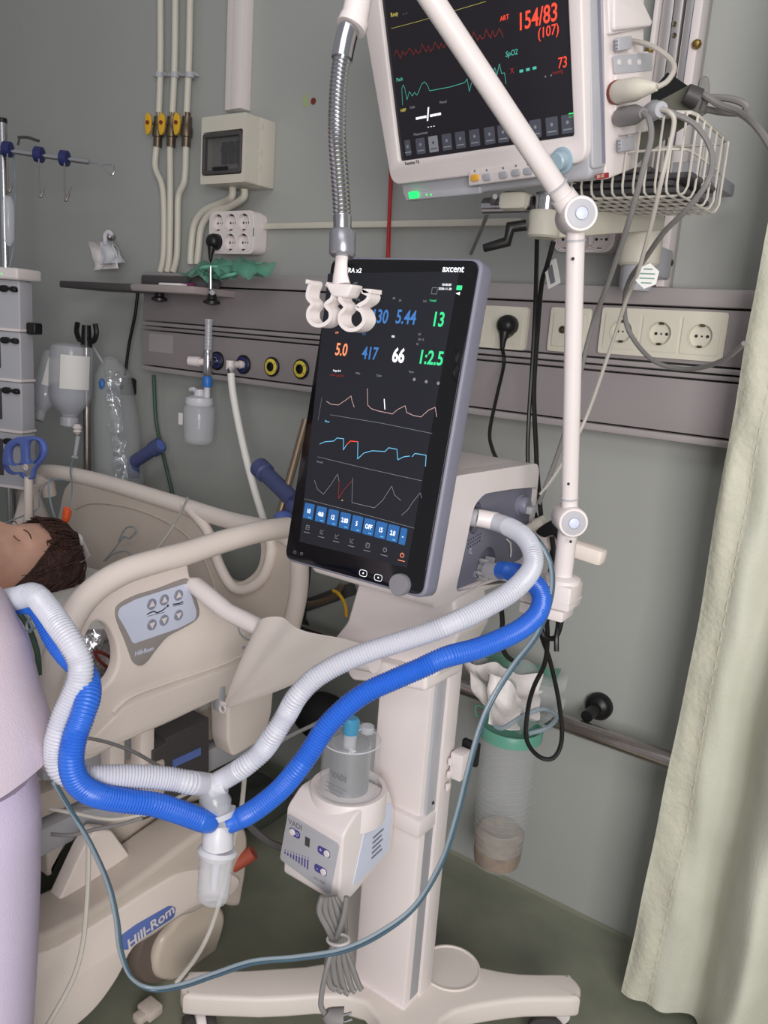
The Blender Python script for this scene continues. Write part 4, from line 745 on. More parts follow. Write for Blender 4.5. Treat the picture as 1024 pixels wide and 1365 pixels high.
# water trap
wt = T('water_trap', 'clear water trap cup joining the blue and white breathing hoses', 'water trap', D(283, 1200, 1.02))
def vseg(pts, rs, nm, m, n=22): return G().tube([D(*p) for p in pts], rs, n).build(nm, m, wt)
vseg([(262, 1043, 1.025), (282, 1045, 1.03)], [.0130, .0130], 'hose_port', MT['milky']); vseg([(300, 1044, 1.03), (280, 1050, 1.03)], [.0128, .0128], 'hose_port', MT['milky'])
vseg([(276, 1048, 1.03), (283, 1060, 1.03), (288, 1072, 1.03), (290, 1084, 1.03)], [.012, .018, .020, .0165], 'upper_chamber', MT['clear2'])
vseg([(293, 1082, 1.03), (295, 1090, 1.03)], [.0205, .0175], 'chamber_flange', MT['milky'])
vseg([(276, 1091, 1.03), (308, 1099, 1.03)], [.0130, .0130], 'cross_port', MT['clear2'])
vseg([(292, 1098, 1.03), (290, 1112, 1.03), (290, 1130, 1.03)], [.014, .019, .0195], 'neck', MT['milky'])
vseg([(291, 1130, 1.03), (290, 1135, 1.03), (289, 1142, 1.03)], [.0225, .0255, .022], 'cup_rim', MT['milky'])
vseg([(289, 1142, 1.03), (284, 1196, 1.03), (283, 1201, 1.03)], [.0215, .0200, .0165], 'cup', MT['clear2'])
vseg([(288.5, 1146, 1.03), (285, 1186, 1.03)], [.006, .005], 'inner_stem', MT['milky'])
# thin pressure lines
tl = T('pressure_line', 'pair of thin blue-grey tubes looping from the ventilator down past the base', 'tube', D(250, 1310, 1.05))
base_pts = [(674, 692, 1.20), (700, 703, 1.15), (722, 725, 1.12), (736, 755, 1.12), (736, 795, 1.10), (718, 845, 1.08), (686, 888, 1.06), (658, 932, 1.05), (640, 975, 1.05), (625, 1030, 1.05), (610, 1090, 1.06), (590, 1150, 1.07), (555, 1208, 1.08), (510, 1245, 1.08), (460, 1268, 1.08), (400, 1278, 1.08), (340, 1284, 1.08), (290, 1300, 1.08), (245, 1315, 1.08), (205, 1320, 1.08), (178, 1306, 1.07), (163, 1270, 1.06), (157, 1225, 1.05), (146, 1180, 1.04), (124, 1130, 1.02), (98, 1085, 1.0), (74, 1045, .98)]
G().tube(cr([D(*p) for p in base_pts], 10), .0026, 10).build('blue_tube', MT['tubeb'], tl)
G().tube(cr([D(x-2.8-(1 if i > 12 else 0), y-1.5-(2 if i > 12 else 0), d-.004+.002*math.sin(i*1.3)) for i, (x, y, d) in enumerate(base_pts) if i > 1], 10), .0024, 10).build('clear_tube', MT['tubec'], tl)
# ================================================================ support arm, gooseneck and hose holder
sa = T('support_arm', 'white jointed hose support arm clamped behind the ventilator', 'support arm', D(740, 810, 1.17))
J0, J1, J2 = D(768, 288, .985), D(759, 692, 1.13), D(750, 768, 1.16)
cbx = D(735, 788, 1.17); u_ = (D(778, 800, 1.16)-D(700, 780, 1.2)); Fb = Fr(cbx, (1, .06, 0), (-.06, 1, 0)); 
G().box((0, 0, 0), (.074, .05, .036), Fb.M, b=.004).box((0, 0, -.006), (.0745, .0505, .002), Fb.M).build('clamp_block', MT['white'], sa)
G().box((-.004, 0, -.027), (.066, .045, .016), Fb.M, b=.003).build('clamp_plate', MT['white'], sa)
mn_ = J2 - V3((0, 0, .008)); G().lathe([(.026, 0), (.026, .006), (.020, .010), (.0001, .010)], Matrix.Translation(mn_), 24).build('socket_flange', MT['white'], sa)
def seg(a, b, r0, r1, nm='arm_tube'): return G().tube([a, a.lerp(b, .04), a.lerp(b, .041), a.lerp(b, .96), b], [r0*1.2, r0*1.2, r0, r1, r1], 20).build(nm, MT['white'], sa)
seg(mn_, J1, .0135, .0135)
ax_ = V3((.80, -.60, 0)).normalized()
def joint(c, r=.0205, l=.046):
    M = Fr(c, (.6, .8, 0), (0, 0, 1)).M; M = Fr(c, ax_.cross(V3((0, 0, 1))), (0, 0, 1)).M
    n = (CAMP - c); nn = V3((.62, -.78, 0)).normalized(); F = Fr(c, V3((0, 0, 1)).cross(nn), (0, 0, 1))
    k = G().lathe([(r*.94, -l/2), (r, -l/2+.002), (r, l/2-.002), (r*.94, l/2), (.0001, l/2)], F.M, 30).build('joint', MT['white'], sa)
    G().lathe([(r*.80, l/2), (r*.80, l/2+.0012), (r*.40, l/2+.0016), (r*.40, l/2+.0005), (.0001, l/2+.0005)], F.M, 28).build('joint_cap', MT['lgrey'], k)
    G().lathe([(r*.34, l/2), (r*.34, l/2+.003), (r*.28, l/2+.0035), (.0001, l/2+.0035)], F.M, 20).build('joint_button', MT['label'], k)
joint(J0); joint(J1)
up = J1 - V3((0, 0, 0)); seg(J1, J0, .0112, .0112)
TOP = D(560, -20, .86); TOP2 = D(532, -66, .84)
G().tube([J0, J0.lerp(TOP, .10), J0.lerp(TOP, .101), TOP2], [.0165, .0150, .0125, .0125], 20).build('arm_tube', MT['white'], sa)
joint(TOP2)
for a, b, f in [(J1, J0, .08), (J1, J0, .93), (J0, TOP2, .13)]:
    p = a.lerp(b, f); d = (b-a).normalized(); G().tube([p-d*.001, p+d*.001], .0152 if f == .13 else .0127, 20).build('joint_seam', MT['lgrey'], sa)
for p in [(761, 722, 1.11), (752, 668, 1.115) if 0 else (758, 645, 1.10), (764, 345, .99), (752, 745, 1.145)]: G().ball(D(*p), .002, n=8).build('screw', MT['ink'], sa)
DN = D(472, 30, .86); G().tube([TOP2, D(490, -60, .85), DN], [.0135, .0135, .0145], 20).build('arm_tube', MT['white'], sa)
G().tube([D(472.5, 27, .86), D(468, 37, .86)], [.0160, .0160], 22).build('end_sleeve', MT['white'], sa)
gn_ = T('gooseneck', 'chrome gooseneck hanging from the white support arm tip', 'gooseneck', D(456, 345, .87))
GP = resample(cr([D(465, 38, .86), D(459, 62, .86), D(453, 100, .86), D(450, 145, .86), D(450, 190, .86), D(453, 235, .865), D(456, 280, .87), D(457, 318, .87)], 14), .0011)
G().tube(GP, lambda t, i: .0092+(.0006, 0, -.0007, 0)[i % 4] if 30 < i < len(GP)-22 else (.0112 if i <= 30 else .0098), 16).build('flexible_neck', MT['chrome'], gn_)
G().tube([D(457, 308, .87), D(457, 311, .87), D(456.5, 338, .87), D(456, 342, .87)], [.0125, .0142, .0142, .012], 20).build('end_collar', mat('satin_grey_metal', (150, 150, 158), .3, metal=.6, var=.03), gn_)
fk = T('hose_holder', 'white plastic double clip hose holder hanging in front of the ventilator screen', 'hose holder', D(458, 440, .87))
KF = Fr(D(456, 380, .872), (1, 0, 0), (0, 0, 1)); k = KF.px
G().tube([D(456, 338, .872), D(455, 352, .872), D(454, 368, .872), D(455, 380, .872)], [.008, .0075, .009, .011], 12, flat=((1, 0, 0), .7)).build('stem', MT['white'], fk)
G().plate(KF, [rounded([k(440, 378), k(478, 380), k(470, 398), k(450, 396)], .004)], .010, .020, .002).build('crossbar', MT['white'], fk)
def clip(px):
    P = cr([(*k(*p), 0) for p in px], 6); th = .0021; g = G(); Lf = []; Rt = []
    for i, p in enumerate(P):
        d = (P[min(i+1, len(P)-1)] - P[max(i-1, 0)]).normalized(); nrm = V3((-d.y, d.x, 0))*th; Lf.append(p+nrm); Rt.append(p-nrm)
    lp = [(p.x, p.y) for p in Lf] + [(p.x, p.y) for p in Rt[::-1]]
    rings = [[KF.p(a.x, a.y, .009), KF.p(b.x, b.y, .009), KF.p(b.x, b.y, -.009), KF.p(a.x, a.y, -.009)] for a, b in zip(Lf, Rt)]
    return g.loft(rings).build('clip', MT['white'], fk)
clip([(415, 376), (421, 378), (418, 387), (417, 397), (423, 406), (418, 415), (418, 425), (425, 433), (436, 434), (446, 427), (447, 416), (441, 407), (449, 399), (450, 388), (442, 379)])
clip([(458, 382), (462, 390), (460, 400), (467, 410), (460, 420), (461, 432), (471, 440), (484, 438), (492, 428), (489, 416), (483, 410), (495, 402), (498, 394), (490, 389), (502, 389)])
# ================================================================ low wall rail, canister, cables
RY = 1.465; ra_, rb_ = PY(600, 908, RY), PY(890, 1015, RY); zr_ = (ra_.z+rb_.z)/2
wr = T('wall_rail', 'polished steel tube rail running low along the wall behind the ventilator', 'rail', (-.9, 1.55, zr_))
G().rod(V3((-1.75, RY, zr_)), V3((.2, RY, zr_)), .0165, 20).build('rail_tube', MT['steel'], wr)
for x in (PY(792, 950, 1.52).x, -1.05, -1.65):
    G().lathe([(.028, 0), (.028, .012), (.022, .020), (.012, .024), (.012, .07), (.0001, .07)], WX.M @ Matrix.Translation((x, zr_+.022, 0)), 24).build('rail_bracket', MT['black'], wr)
cp = PY(680, 960, 1.42); CN = V3((PY(682, 970, 1.42).x, 1.42, 0)); z0 = PY(664, 1152, 1.42).z; z1 = PY(684, 966, 1.42).z; r0, r1 = .050, .062
cn = T('suction_canister', 'clear graduated suction jar with mint rim and brown fluid, on the wall rail', 'suction jar', (CN.x, CN.y, z0))
MCN = Matrix.Translation((CN.x, CN.y, z0)); H = z1-z0
G().lathe([(.0001, .0), (r0*.8, .0), (r0*.95, .006), (r0, .02), (r1*.93, H*.9), (r1*.95, H-.01)], MCN, 40, False).build('jar', MT['clear'], cn)
for k in range(14): rr = r0 + (r1*.94-r0)*(k+2)/16; G().lathe([(rr, .05+k*.0135), (rr+.0007, .0504+k*.0135), (rr, .0508+k*.0135)], MCN, 36, False).build('graduation_ring', MT['clear2'], cn)
G().lathe([(.0001, .003), (r0*.78, .003), (r0*.93, .009), (r0*.97, .022), (r0*1.0, .040), (.0001, .042)], MCN, 32).build('fluid', MT['fluid'], cn)
G().lathe([(.0001, .043), (r0*.99, .041), (r0*1.02, .075), (r0*.8, .085), (.0001, .080)], MCN, 32).build('froth', MT['froth'], cn)
G().lathe([(r1*.97, H-.026), (r1*1.02, H-.024), (r1*1.03, H-.004), (r1*.98, H), (r1*.90, H-.002), (r1*.90, H-.024)], MCN, 40, False).build('mint_rim', MT['green'], cn)
G().lathe([(r1*.9, H-.008), (r1*.5, H-.02), (.0001, H-.02)], MCN, 36).build('lid_floor', MT['green'], cn)
G().tube(cr([V3((CN.x-r1*.9, 1.42, z1-.005)), V3((CN.x-r1*1.3, 1.42, z1-.01)), V3((CN.x-r1*1.35, 1.42, z1+.012)), V3((CN.x-r1*.95, 1.42, z1+.014))], 5), .002, 6).build('lid_tab', MT['green'], cn)
G().box((CN.x, 1.50, z1-.03), (.02, .06, .05), b=.003).build('rail_hook', MT['lgrey'], cn)
# plastic bag with white liner on top, behind the rail
bg_ = T('plastic_bag', 'crumpled clear plastic bag with white liner stuffed on top of the suction jar', 'bag', (CN.x, 1.45, z1-.02))
quadsheet([D(612, 878, 1.58), D(720, 905, 1.62), D(718, 962, 1.55), D(640, 935, 1.50)], 22, 14, .0015, 'white_liner', MT['filmw'], .013, 26, bg_, 3, .02)
quadsheet([D(650, 890, 1.52), D(700, 930, 1.52), D(690, 975, 1.47), D(655, 962, 1.45)], 16, 12, .0015, 'white_liner', MT['filmw'], .012, 30, bg_, 5, .02)
quadsheet([D(620, 868, 1.62), D(758, 900, 1.66), D(748, 950, 1.60), D(690, 985, 1.48)], 20, 14, .0012, 'clear_film', MT['film'], .012, 24, bg_, 8, .02)
quadsheet([D(640, 866, 1.63), D(745, 895, 1.67), D(735, 918, 1.64), D(668, 905, 1.6)], 16, 8, .0012, 'green_film', MT['gfilm'], .010, 24, bg_, 9, .01)
tag(G().tube(cr([D(660, 968, 1.44), D(672, 970, 1.43), D(700, 953, 1.42), D(725, 945, 1.43), D(742, 955, 1.45), D(730, 970, 1.46), D(705, 978, 1.46)], 8), .0042, 8).build('suction_tube', MT['tubec']), 'clear soft tube looped over the rail above the suction jar', 'tube')
def cable(px, r, label, m='black', cat='cable', name='cable', k=8): return tag(G().tube(cr([D(*p) for p in px], k), r, 8).build(name, MT[m]), label, cat)
cable([(716, 318, 1.22), (714, 400, 1.3), (710, 480, 1.34), (705, 560, 1.36), (704, 620, 1.36), (712, 680, 1.36), (722, 700, 1.34)], .0036, 'left of two black cables hanging from the monitor bracket')
cable([(738, 322, 1.24), (730, 352, 1.26), (722, 380, 1.3), (717, 440, 1.34), (712, 520, 1.36), (715, 600, 1.36), (716, 625, 1.36), (722, 695, 1.34)], .0040, 'right of two black cables hanging from the monitor bracket')
cable([(724, 698, 1.33), (736, 716, 1.30), (734, 760, 1.30), (728, 800, 1.30), (730, 850, 1.32), (726, 885, 1.34), (712, 915, 1.36), (704, 945, 1.37), (702, 985, 1.37), (718, 1008, 1.38), (738, 1010, 1.38), (749, 985, 1.38), (745, 935, 1.37), (733, 880, 1.35), (722, 845, 1.33), (728, 820, 1.30)], .0038, 'black cable making a long loop below the steel rail')
cable([(736, 716, 1.28), (742, 760, 1.29), (748, 800, 1.28), (748, 830, 1.28), (740, 850, 1.29), (726, 848, 1.30), (722, 832, 1.30), (732, 824, 1.30), (744, 826, 1.29), (742, 850, 1.28), (742, 868, 1.28)], .0042, 'knotted black cable end below the white clamp block')
cable([(668, 808, 1.32), (670, 830, 1.33), (668, 850, 1.34), (674, 872, 1.35), (690, 885, 1.36)], .0042, 'short black cable hanging behind the white hose')
tag(G().plate(Fr(D(736, 712, 1.27), (1, 0, -.1), (0, 0, 1)), [cr2([(-.028, -.004), (-.01, .016), (.0, .018), (.030, -.010), (.012, -.008), (0, -.002), (-.014, -.010)])], 0, .012, .003).build('strap', MT['black']), 'black strap knotted over the rear handle of the ventilator', 'strap')
cable([(660, 262, 1.13), (650, 285, 1.35), (640, 310, 1.55), (628, 338, 1.68)], .0035, 'short grey tube hanging under the patient monitor', 'cable', 'tube', 'grey_tube')
tg = D(736, 365, 1.26); F = Fr(tg, V3((.85, -.3, .35)), V3((-.3, 0, .9))); t = tag(G().plate(F, [rrect(-.013, -.019, .013, .019, .002)], 0, .0006).build('cable_tag', MT['paper']), 'white paper tag on the black cable under the monitor bracket', 'tag'); G().plate(F, [rrect(-.006, -.014, .004, .013, .001)], .0008, .0004).build('tag_print', MT['print_'], t)
F = Fr(D(863, 368, 1.12), (1, .2, 0), (0, 0, 1)); t = tag(G().plate(F, [[(.016*math.cos(k*math.pi/3+.4), .017*math.sin(k*math.pi/3+.4)) for k in range(6)]], 0, .001).build('hexagonal_tag', MT['paper']), 'white hexagonal tag hanging on the monitor cables', 'tag')
g = G()
for k, w in enumerate((.006, .010, .010, .007)): g.ribbon(F, [(-w, .009-k*.006), (w, .009-k*.006)], .0018, .0006)
g.build('tag_print', MT['gfilm'], t)
# ================================================================ bed
BX = -1.06; BS = Fr((BX, 0, 0), (0, 1, 0), (0, 0, 1)); s = BS.px
bed = T('hospital_bed', 'beige hospital bed with raised side rail, control panel and headboard', 'bed', (-1.55, .2, 0))
tubep = [(384, 703), (345, 709), (300, 721), (250, 737), (205, 749), (168, 761), (137, 778), (112, 800), (94, 828), (80, 862), (68, 895), (58, 930), (52, 965), (56, 995), (70, 1012)]
G().tube(cr([BS.pxp(x, y, .004) for x, y in tubep], 8), .0205, 16).build('side_rail_tube', MT['beige'], bed)
outer = [s(*p) for p in [(248, 738), (205, 752), (172, 764), (140, 782), (112, 806), (96, 832), (80, 866), (66, 905), (58, 945), (60, 985), (84, 1008), (112, 1016), (160, 990), (220, 965), (272, 940), (330, 912), (380, 890), (384, 860), (345, 838), (300, 815), (262, 792), (252, 770)]]
hole = [s(*p) for p in [(124, 829), (140, 832), (152, 852), (156, 878), (150, 900), (134, 918), (112, 926), (92, 925), (88, 908), (100, 880), (112, 850)]]
rl_ = G().plate(BS, [rounded(outer, .02, 4), cr2(hole, 4)], .004, .026, .006, 3).build('side_rail_panel', MT['beige'], bed)
G().tube(cr([BS.pxp(x, y, .006) for x, y in [(150, 950), (176, 928), (230, 908), (290, 888), (336, 868)]], 6), .0035, 8).build('panel_rib', MT['beige'], rl_)
G().plate(BS, [rounded([s(165, 940), s(345, 872), s(360, 885), s(300, 925), s(120, 1006), s(100, 1004)], .01)], .007, .010, .003).build('lower_rib', MT['beige'], rl_)
z6 = lambda x, y: s(150+x/4.452, 740+y/4.452)
cpn = G().plate(BS, [cr2([z6(*p) for p in [(5, 350), (20, 290), (120, 235), (250, 195), (420, 135), (440, 170), (480, 250), (500, 330), (480, 380), (400, 430), (310, 480), (240, 560), (190, 625), (150, 650), (110, 630), (85, 570), (60, 500), (30, 430)]], 4)], .0075, .006, .001).build('control_panel', mat('taupe_panel', (150, 144, 142), .5), rl_)
G().plate(BS, [rounded([z6(*p) for p in [(12, 350), (25, 305), (120, 255), (425, 160), (440, 200), (482, 330), (475, 375), (380, 425), (105, 520), (60, 430)]], .006)], .0085, .002, .0004).build('key_field', MT['label'], cpn)
for (x, y, up_) in [(212, 283, 1), (286, 258, 1), (371, 230, 1), (213, 405, -1), (285, 378, -1), (371, 348, -1)]:
    a, b = z6(x, y); b_ = G().lathe([(.0095, 0), (.0095, .0012), (.0088, .0018), (.0001, .0018)], BS.M @ Matrix.Translation((a, b, .0084)), 22).build('rail_key', mat('key_grey_blue', (138, 140, 158), .4) if 'key_grey_blue' not in bpy.data.materials else bpy.data.materials['key_grey_blue'], cpn)
    G().plate(BS, [[(a-.006, b-.004*up_), (a+.006, b-.004*up_), (a, b+.0065*up_)]], .0106, .0005).build('arrow_print', MT['white'], b_)
g = G().ribbon(BS, [z6(185, 345), z6(200, 335), z6(225, 325), z6(245, 335), z6(280, 318), z6(300, 300)], .0022, .0088); a, b = z6(308, 293); g.plate(BS, [ell(a, b, .0022, n=10)], .009, .0004); g.ribbon(BS, [z6(190, 355), z6(290, 330)], .0008, .0088).ribbon(BS, [z6(338, 285), z6(375, 280), z6(400, 268)], .0022, .0088).ribbon(BS, [z6(340, 296), z6(400, 280)], .0012, .0088); g.build('bed_pictogram', MT['ink'], cpn)
a, b = z6(172, 562); G().text(BS, 'Hill-Rom', a, b, .0105, .0078, bold=.0003).build('panel_lettering', MT['label'], cpn)
g = G(); P = [z6(*p) for p in [(740, 405), (738, 430), (750, 465), (785, 495), (820, 500), (850, 480), (868, 460)]]; P = [(p.x, p.y) for p in cr([(a, b, 0) for a, b in P], 4)]; g.ribbon(BS, P, .004, .0044)
for k in range(5): a, b = z6(765+k*20, 480-abs(k-2)*-4); g.ribbon(BS, [(a, b), (a-.001, b+.007)], .0012, .0046)
g.build('angle_scale_print', MT['lgrey'], rl_)
G().ribbon(BS, [z6(785, 435), z6(815, 420), z6(845, 412)], .0035, .0046).build('angle_mark_print', MT['bluelbl'], rl_); a, b = z6(768, 545); G().text(BS, '30', a, b, .008, .0046).build('angle_number_print', MT['bluelbl'], rl_)
G().plate(BS, [rounded([s(303, 935), s(326, 925), s(366, 905), s(362, 950), s(352, 985), s(310, 1010), s(303, 990)], .012)], .002, .05, .006).build('hinge_cover', MT['beige'], rl_)
G().box(BS.pxp(292, 930, .0), (.02, .016, .05), b=.004).build('hinge_slot', MT['lgrey'], rl_)
# headboard
HBY = 1.27; HB = Fr((0, HBY, 0), (1, 0, 0), (0, 0, 1)); h = HB.px
G().tube(cr([HB.pxp(x, y, .0) for x, y in [(30, 655), (50, 632), (80, 630), (140, 643), (230, 670), (300, 692), (350, 704), (385, 716), (398, 740), (398, 790), (385, 850)]], 8), .020, 16).build('headboard_tube', MT['beige'], bed)
outer = [h(*p) for p in [(96, 642), (150, 652), (225, 672), (300, 690), (360, 708), (388, 730), (394, 770), (388, 840), (370, 900), (250, 930), (120, 900), (76, 800), (68, 740), (80, 690)]]
hole = [h(*p) for p in [(262, 690), (300, 694), (340, 706), (350, 728), (345, 757), (325, 774), (306, 772), (292, 748), (280, 720)]]
G().plate(HB, [cr2(outer, 4), cr2(hole, 4)], .008, .022, .005, 2).build('headboard_panel', MT['beige3'] if False else MT['beige2'], bed)
G().tube(cr([HB.pxp(x, y, .010) for x, y in [(100, 678), (125, 670), (180, 678), (240, 706), (272, 745), (292, 800)]], 6), .003, 8).build('headboard_groove', MT['beige2'], bed)
G().tube(cr([HB.pxp(x, y, .012) for x, y in [(246, 672), (276, 706), (292, 752), (310, 782), (330, 785), (352, 768), (362, 735), (358, 706)]], 6), .012, 12).build('hand_hole_rim', MT['beige'], bed)
# far side rail and mattress deck
FX = -2.06; FS = Fr((FX, 0, 0), (0, 1, 0), (0, 0, 1)); 
for pts in ([(2, 800), (14, 740), (30, 690), (42, 650), (60, 640), (66, 660)], [(40, 655), (60, 700), (84, 745), (118, 780), (150, 800)]):
    G().tube(cr([FS.pxp(x, y, 0) for x, y in pts], 6), .021, 12).build('far_side_rail', MT['beige'], bed)
mz = PX(60, 800, -1.55).z
ym = HBY - .06; 
G().box((-1.57, ym-.95, .470), (.84, 1.9, .11), b=.035, seg=4).build('mattress', MT['sheet'], bed)
G().box((-1.57, ym-.95, .405), (.90, 1.9, .05), b=.012).build('deck', MT['beige2'], bed)
for y in (.86, .40, -.2): G().box((-1.10, y, .38), (.07, .05, .10), b=.008).build('rail_support', MT['beige2'], bed)
G().box((-1.13, .55, .35), (.05, 1.3, .05), b=.006).build('deck_frame', MT['lgrey'], bed)
G().box((-1.22, .70, .34), (.04, .8, .12), b=.006).build('deck_side_cover', MT['label'], bed)
# black box with blue stripe under the rail
KX = -1.07; KS = Fr((KX, 0, 0), (0, 1, 0), (0, 0, 1)); k = KS.px
bbx = G().plate(KS, [[k(204, 1002), k(222, 990), k(222, 984), k(279, 957), k(279, 1040), k(240, 1075), k(204, 1085)]], 0, .10, .002).build('black_box', MT['dgrey'], bed)
G().plate(KS, [[k(230, 1013), k(267, 996), k(267, 1006), k(230, 1023)]], .002, .003).build('blue_stripe', MT['bluelbl'], bbx)
G().plate(KS, [[k(190, 1085), k(258, 1060), k(250, 1078), k(200, 1100)]], -.02, .08, .002).build('black_underframe', MT['dgrey'], bed)
# base cover, fender, wheel
PXb = -1.0; PS = Fr((PXb, 0, 0), (0, 1, 0), (0, 0, 1)); k = PS.px
bc = [k(*p) for p in [(20, 1275), (75, 1240), (130, 1210), (190, 1168), (240, 1130), (275, 1105), (305, 1095), (330, 1108), (331, 1150), (326, 1185), (318, 1210), (285, 1204), (262, 1218), (240, 1226), (205, 1250), (175, 1270), (158, 1305), (130, 1342), (98, 1372), (40, 1420), (10, 1420)]]
cvr = G().plate(PS, [cr2(bc, 4)], 0, .10, .012, 4).build('base_cover', MT['beige2'], bed)
cvu = G().plate(PS, [cr2([k(*p) for p in [(22, 1290), (80, 1258), (150, 1215), (205, 1180), (245, 1160), (290, 1158), (318, 1172), (300, 1196), (262, 1205), (205, 1240), (175, 1262), (155, 1300), (128, 1338), (98, 1366), (40, 1410), (14, 1410)]], 4)], .006, .010, .004).build('lower_trim', MT['beige3'] if False else MT['beige'], cvr)
lb = G().plate(PS, [rounded([k(158, 1262), k(156, 1246), k(178, 1230), k(222, 1205), k(231, 1207), k(229, 1220), k(180, 1252), k(166, 1264)], .006)], .0075, .002, .0003).build('name_label', MT['bluelbl'], cvr)
a, b = k(197, 1233); c2_, d2_ = k(226, 1210); c1_, d1_ = k(168, 1257)
G().text(PS, 'Hill-Rom', a+.002, b, .028, .0080, bold=.0006, rot=math.atan2(d2_-d1_, c2_-c1_), sx=.98).build('label_lettering', MT['white'], lb)
a, b = k(268, 1262)
w_ = T('bed_caster', 'cream capped bed caster with grey tyre beside the blue label', 'caster', PS.p(a, 0, -.05)) if False else bed
rw = .075; pc_ = PX(222, 1275, -1.04)
Mw = Matrix.Translation((-1.05, pc_.y, rw)) @ Matrix.Rotation(math.pi/2, 4, 'Y')
wh = G().lathe([(rw*.6, -.02), (rw*.95, -.02), (rw, -.012), (rw, .012), (rw*.95, .02), (rw*.6, .02)], Mw, 40, False).build('wheel', mat('grey_brown_tyre', (112, 100, 92), .6), bed)
G().lathe([(.0001, .01), (rw*.62, .01), (rw*.62, -.01), (.0001, -.01)], Mw, 32).build('wheel_hub', MT['beige2'], wh)
FCf = Fr((-1.02, 0, 0), (0, 1, 0), (0, 0, 1)); kk = FCf.px
G().plate(FCf, [cr2([kk(*p) for p in [(243, 1222), (262, 1208), (290, 1206), (302, 1222), (296, 1252), (280, 1290), (258, 1312), (238, 1310), (213, 1306), (207, 1285), (216, 1255), (230, 1238)]], 4)], .0, .04, .012, 3).build('wheel_fender', mat('translucent_beige', (206, 192, 178), .3), bed)
# lift cover (pale triangular), pedals, link
LFX = -1.06; LF = Fr((LFX, 0, 0), (0, 1, 0), (0, 0, 1)); k = LF.px
G().plate(LF, [rounded([k(40, 1250), k(62, 1238), k(112, 1130), k(128, 1106), k(150, 1108), k(188, 1160), k(130, 1205), k(66, 1248)], .006)], 0, .03, .004).build('lift_arm_cover', MT['beige'], bed)
G().plate(LF, [rounded([k(86, 1140), k(150, 1092), k(215, 1058), k(290, 1040), k(300, 1075), k(230, 1110), k(180, 1150), k(150, 1120), k(120, 1130), k(88, 1190)], .008)], -.05, .20, .006).build('lift_frame', MT['beige2'], bed)
G().plate(LF, [rounded([k(90, 985), k(140, 972), k(205, 960), k(205, 1030), k(130, 1060), k(86, 1060)], .006)], -.06, .05, .004).build('side_support_plate', MT['lgrey'], bed)
for x in (150, 190): a_ = LF.pxp(x, 985, -.03); G().box(a_+V3((0, 0, -.03)), (.03, .03, .12), b=.004).build('support_post', MT['beige'], bed)
G().tube([LF.pxp(205, 1130, -.02), LF.pxp(250, 1112, -.02), LF.pxp(300, 1098, -.02)], .014, 12).build('lift_link', MT['beige'], bed)
G().tube(cr([PX(300, 1160, -1.02), PX(322, 1147, -1.0), PX(338, 1136, -.985)], 4), .014, 14).build('brick_red_pedal', MT['dred'], bed)
for x_, y_ in ((-1.95, -.75), (-1.10, -.75), (-2.0, pc_.y)):
    Mw2 = Matrix.Translation((x_, y_, rw)) @ Matrix.Rotation(math.pi/2, 4, 'Y'); G().lathe([(.0001, -.02), (rw*.95, -.02), (rw, -.012), (rw, .012), (rw*.95, .02), (.0001, .02)], Mw2, 32).build('wheel', MT['dgrey'], bed)
G().box((-1.55, -.1, .16), (.75, 1.5, .10), b=.02).build('base_frame', MT['beige2'], bed)
G().box((-1.55, .1, .29), (.30, .9, .14), b=.02).build('lift_column', MT['dgrey'], bed)
p = PZ(200, 1345, .02); tag(G().box(p, (.035, .03, .02), b=.004).box(p+V3((.0, -.02, -.002)), (.02, .02, .016), b=.003).build('floor_latch', MT['beige2']), 'small beige and brown latch piece on the floor below the bed wheel', 'latch')
# pillow and sheet
def pillow(c, sx, sy, sz, name, m, rz=0, amp=.012):
    n1, n2 = 36, 24; vs = []; fs = []
    for sd in (1, -1):
        for j in range(n2+1):
            for i in range(n1+1):
                u = i/n1*2-1; v = j/n2*2-1; h_ = max(0, (1-u**4)*(1-v**4))**.5
                q_ = V3((u*sx*(1-.06*v*v), v*sy*(1-.08*u*u), sd*sz*h_)); q_.z += amp*noise.noise(q_*14+V3((sd, 0, 3)))*h_
                vs.append(V3(c) + Matrix.Rotation(rz, 3, 'Z') @ q_)
    o_ = (n1+1)*(n2+1)
    for sd in (0, 1):
        for j in range(n2):
            for i in range(n1):
                a = sd*o_+j*(n1+1)+i; f = (a, a+1, a+n1+2, a+n1+1); fs.append(f if sd == 0 else f[::-1])
    return G().raw(vs, fs).build(name, m, ang=70)
HC = V3((-1.66, .97, .628))
tag(pillow((-1.60, 1.02, .545), .30, .19, .045, 'pillow', MT['sheet']), 'white pillow under the patient head', 'pillow')
tag(quadsheet([V3((-1.17, -.3, .545)), V3((-1.17, .84, .55)), V3((-1.98, .84, .55)), V3((-1.98, -.3, .545))], 26, 20, .006, 'bed_sheet', MT['sheet'], .012, 8, None, 2, .02), 'crumpled white sheet covering the bed beside the patient', 'sheet')
tag(quadsheet([PX(112, 842, -1.17), PX(150, 838, -1.17), PX(156, 905, -1.17), PX(98, 925, -1.17)], 14, 12, .002, 'plastic_wrap', MT['foil'], .012, 30, None, 4, .01), 'crumpled clear wrapping inside the opening of the side rail', 'wrapping')
tag(G().tube(cr([PX(*p, -1.15) for p in [(128, 868), (140, 872), (155, 884), (148, 892), (132, 880), (126, 868)]], 5), .003, 6).build('brown_tube', MT['maroon']), 'small brown loop of tube inside the side rail opening', 'tube')
tag(G().tube(cr([PX(*p, -1.16) for p in [(84, 905), (105, 890), (140, 895), (160, 888)]], 5), .0018, 6).build('thin_line', MT['cable']), 'thin grey line crossing the side rail opening', 'tube')
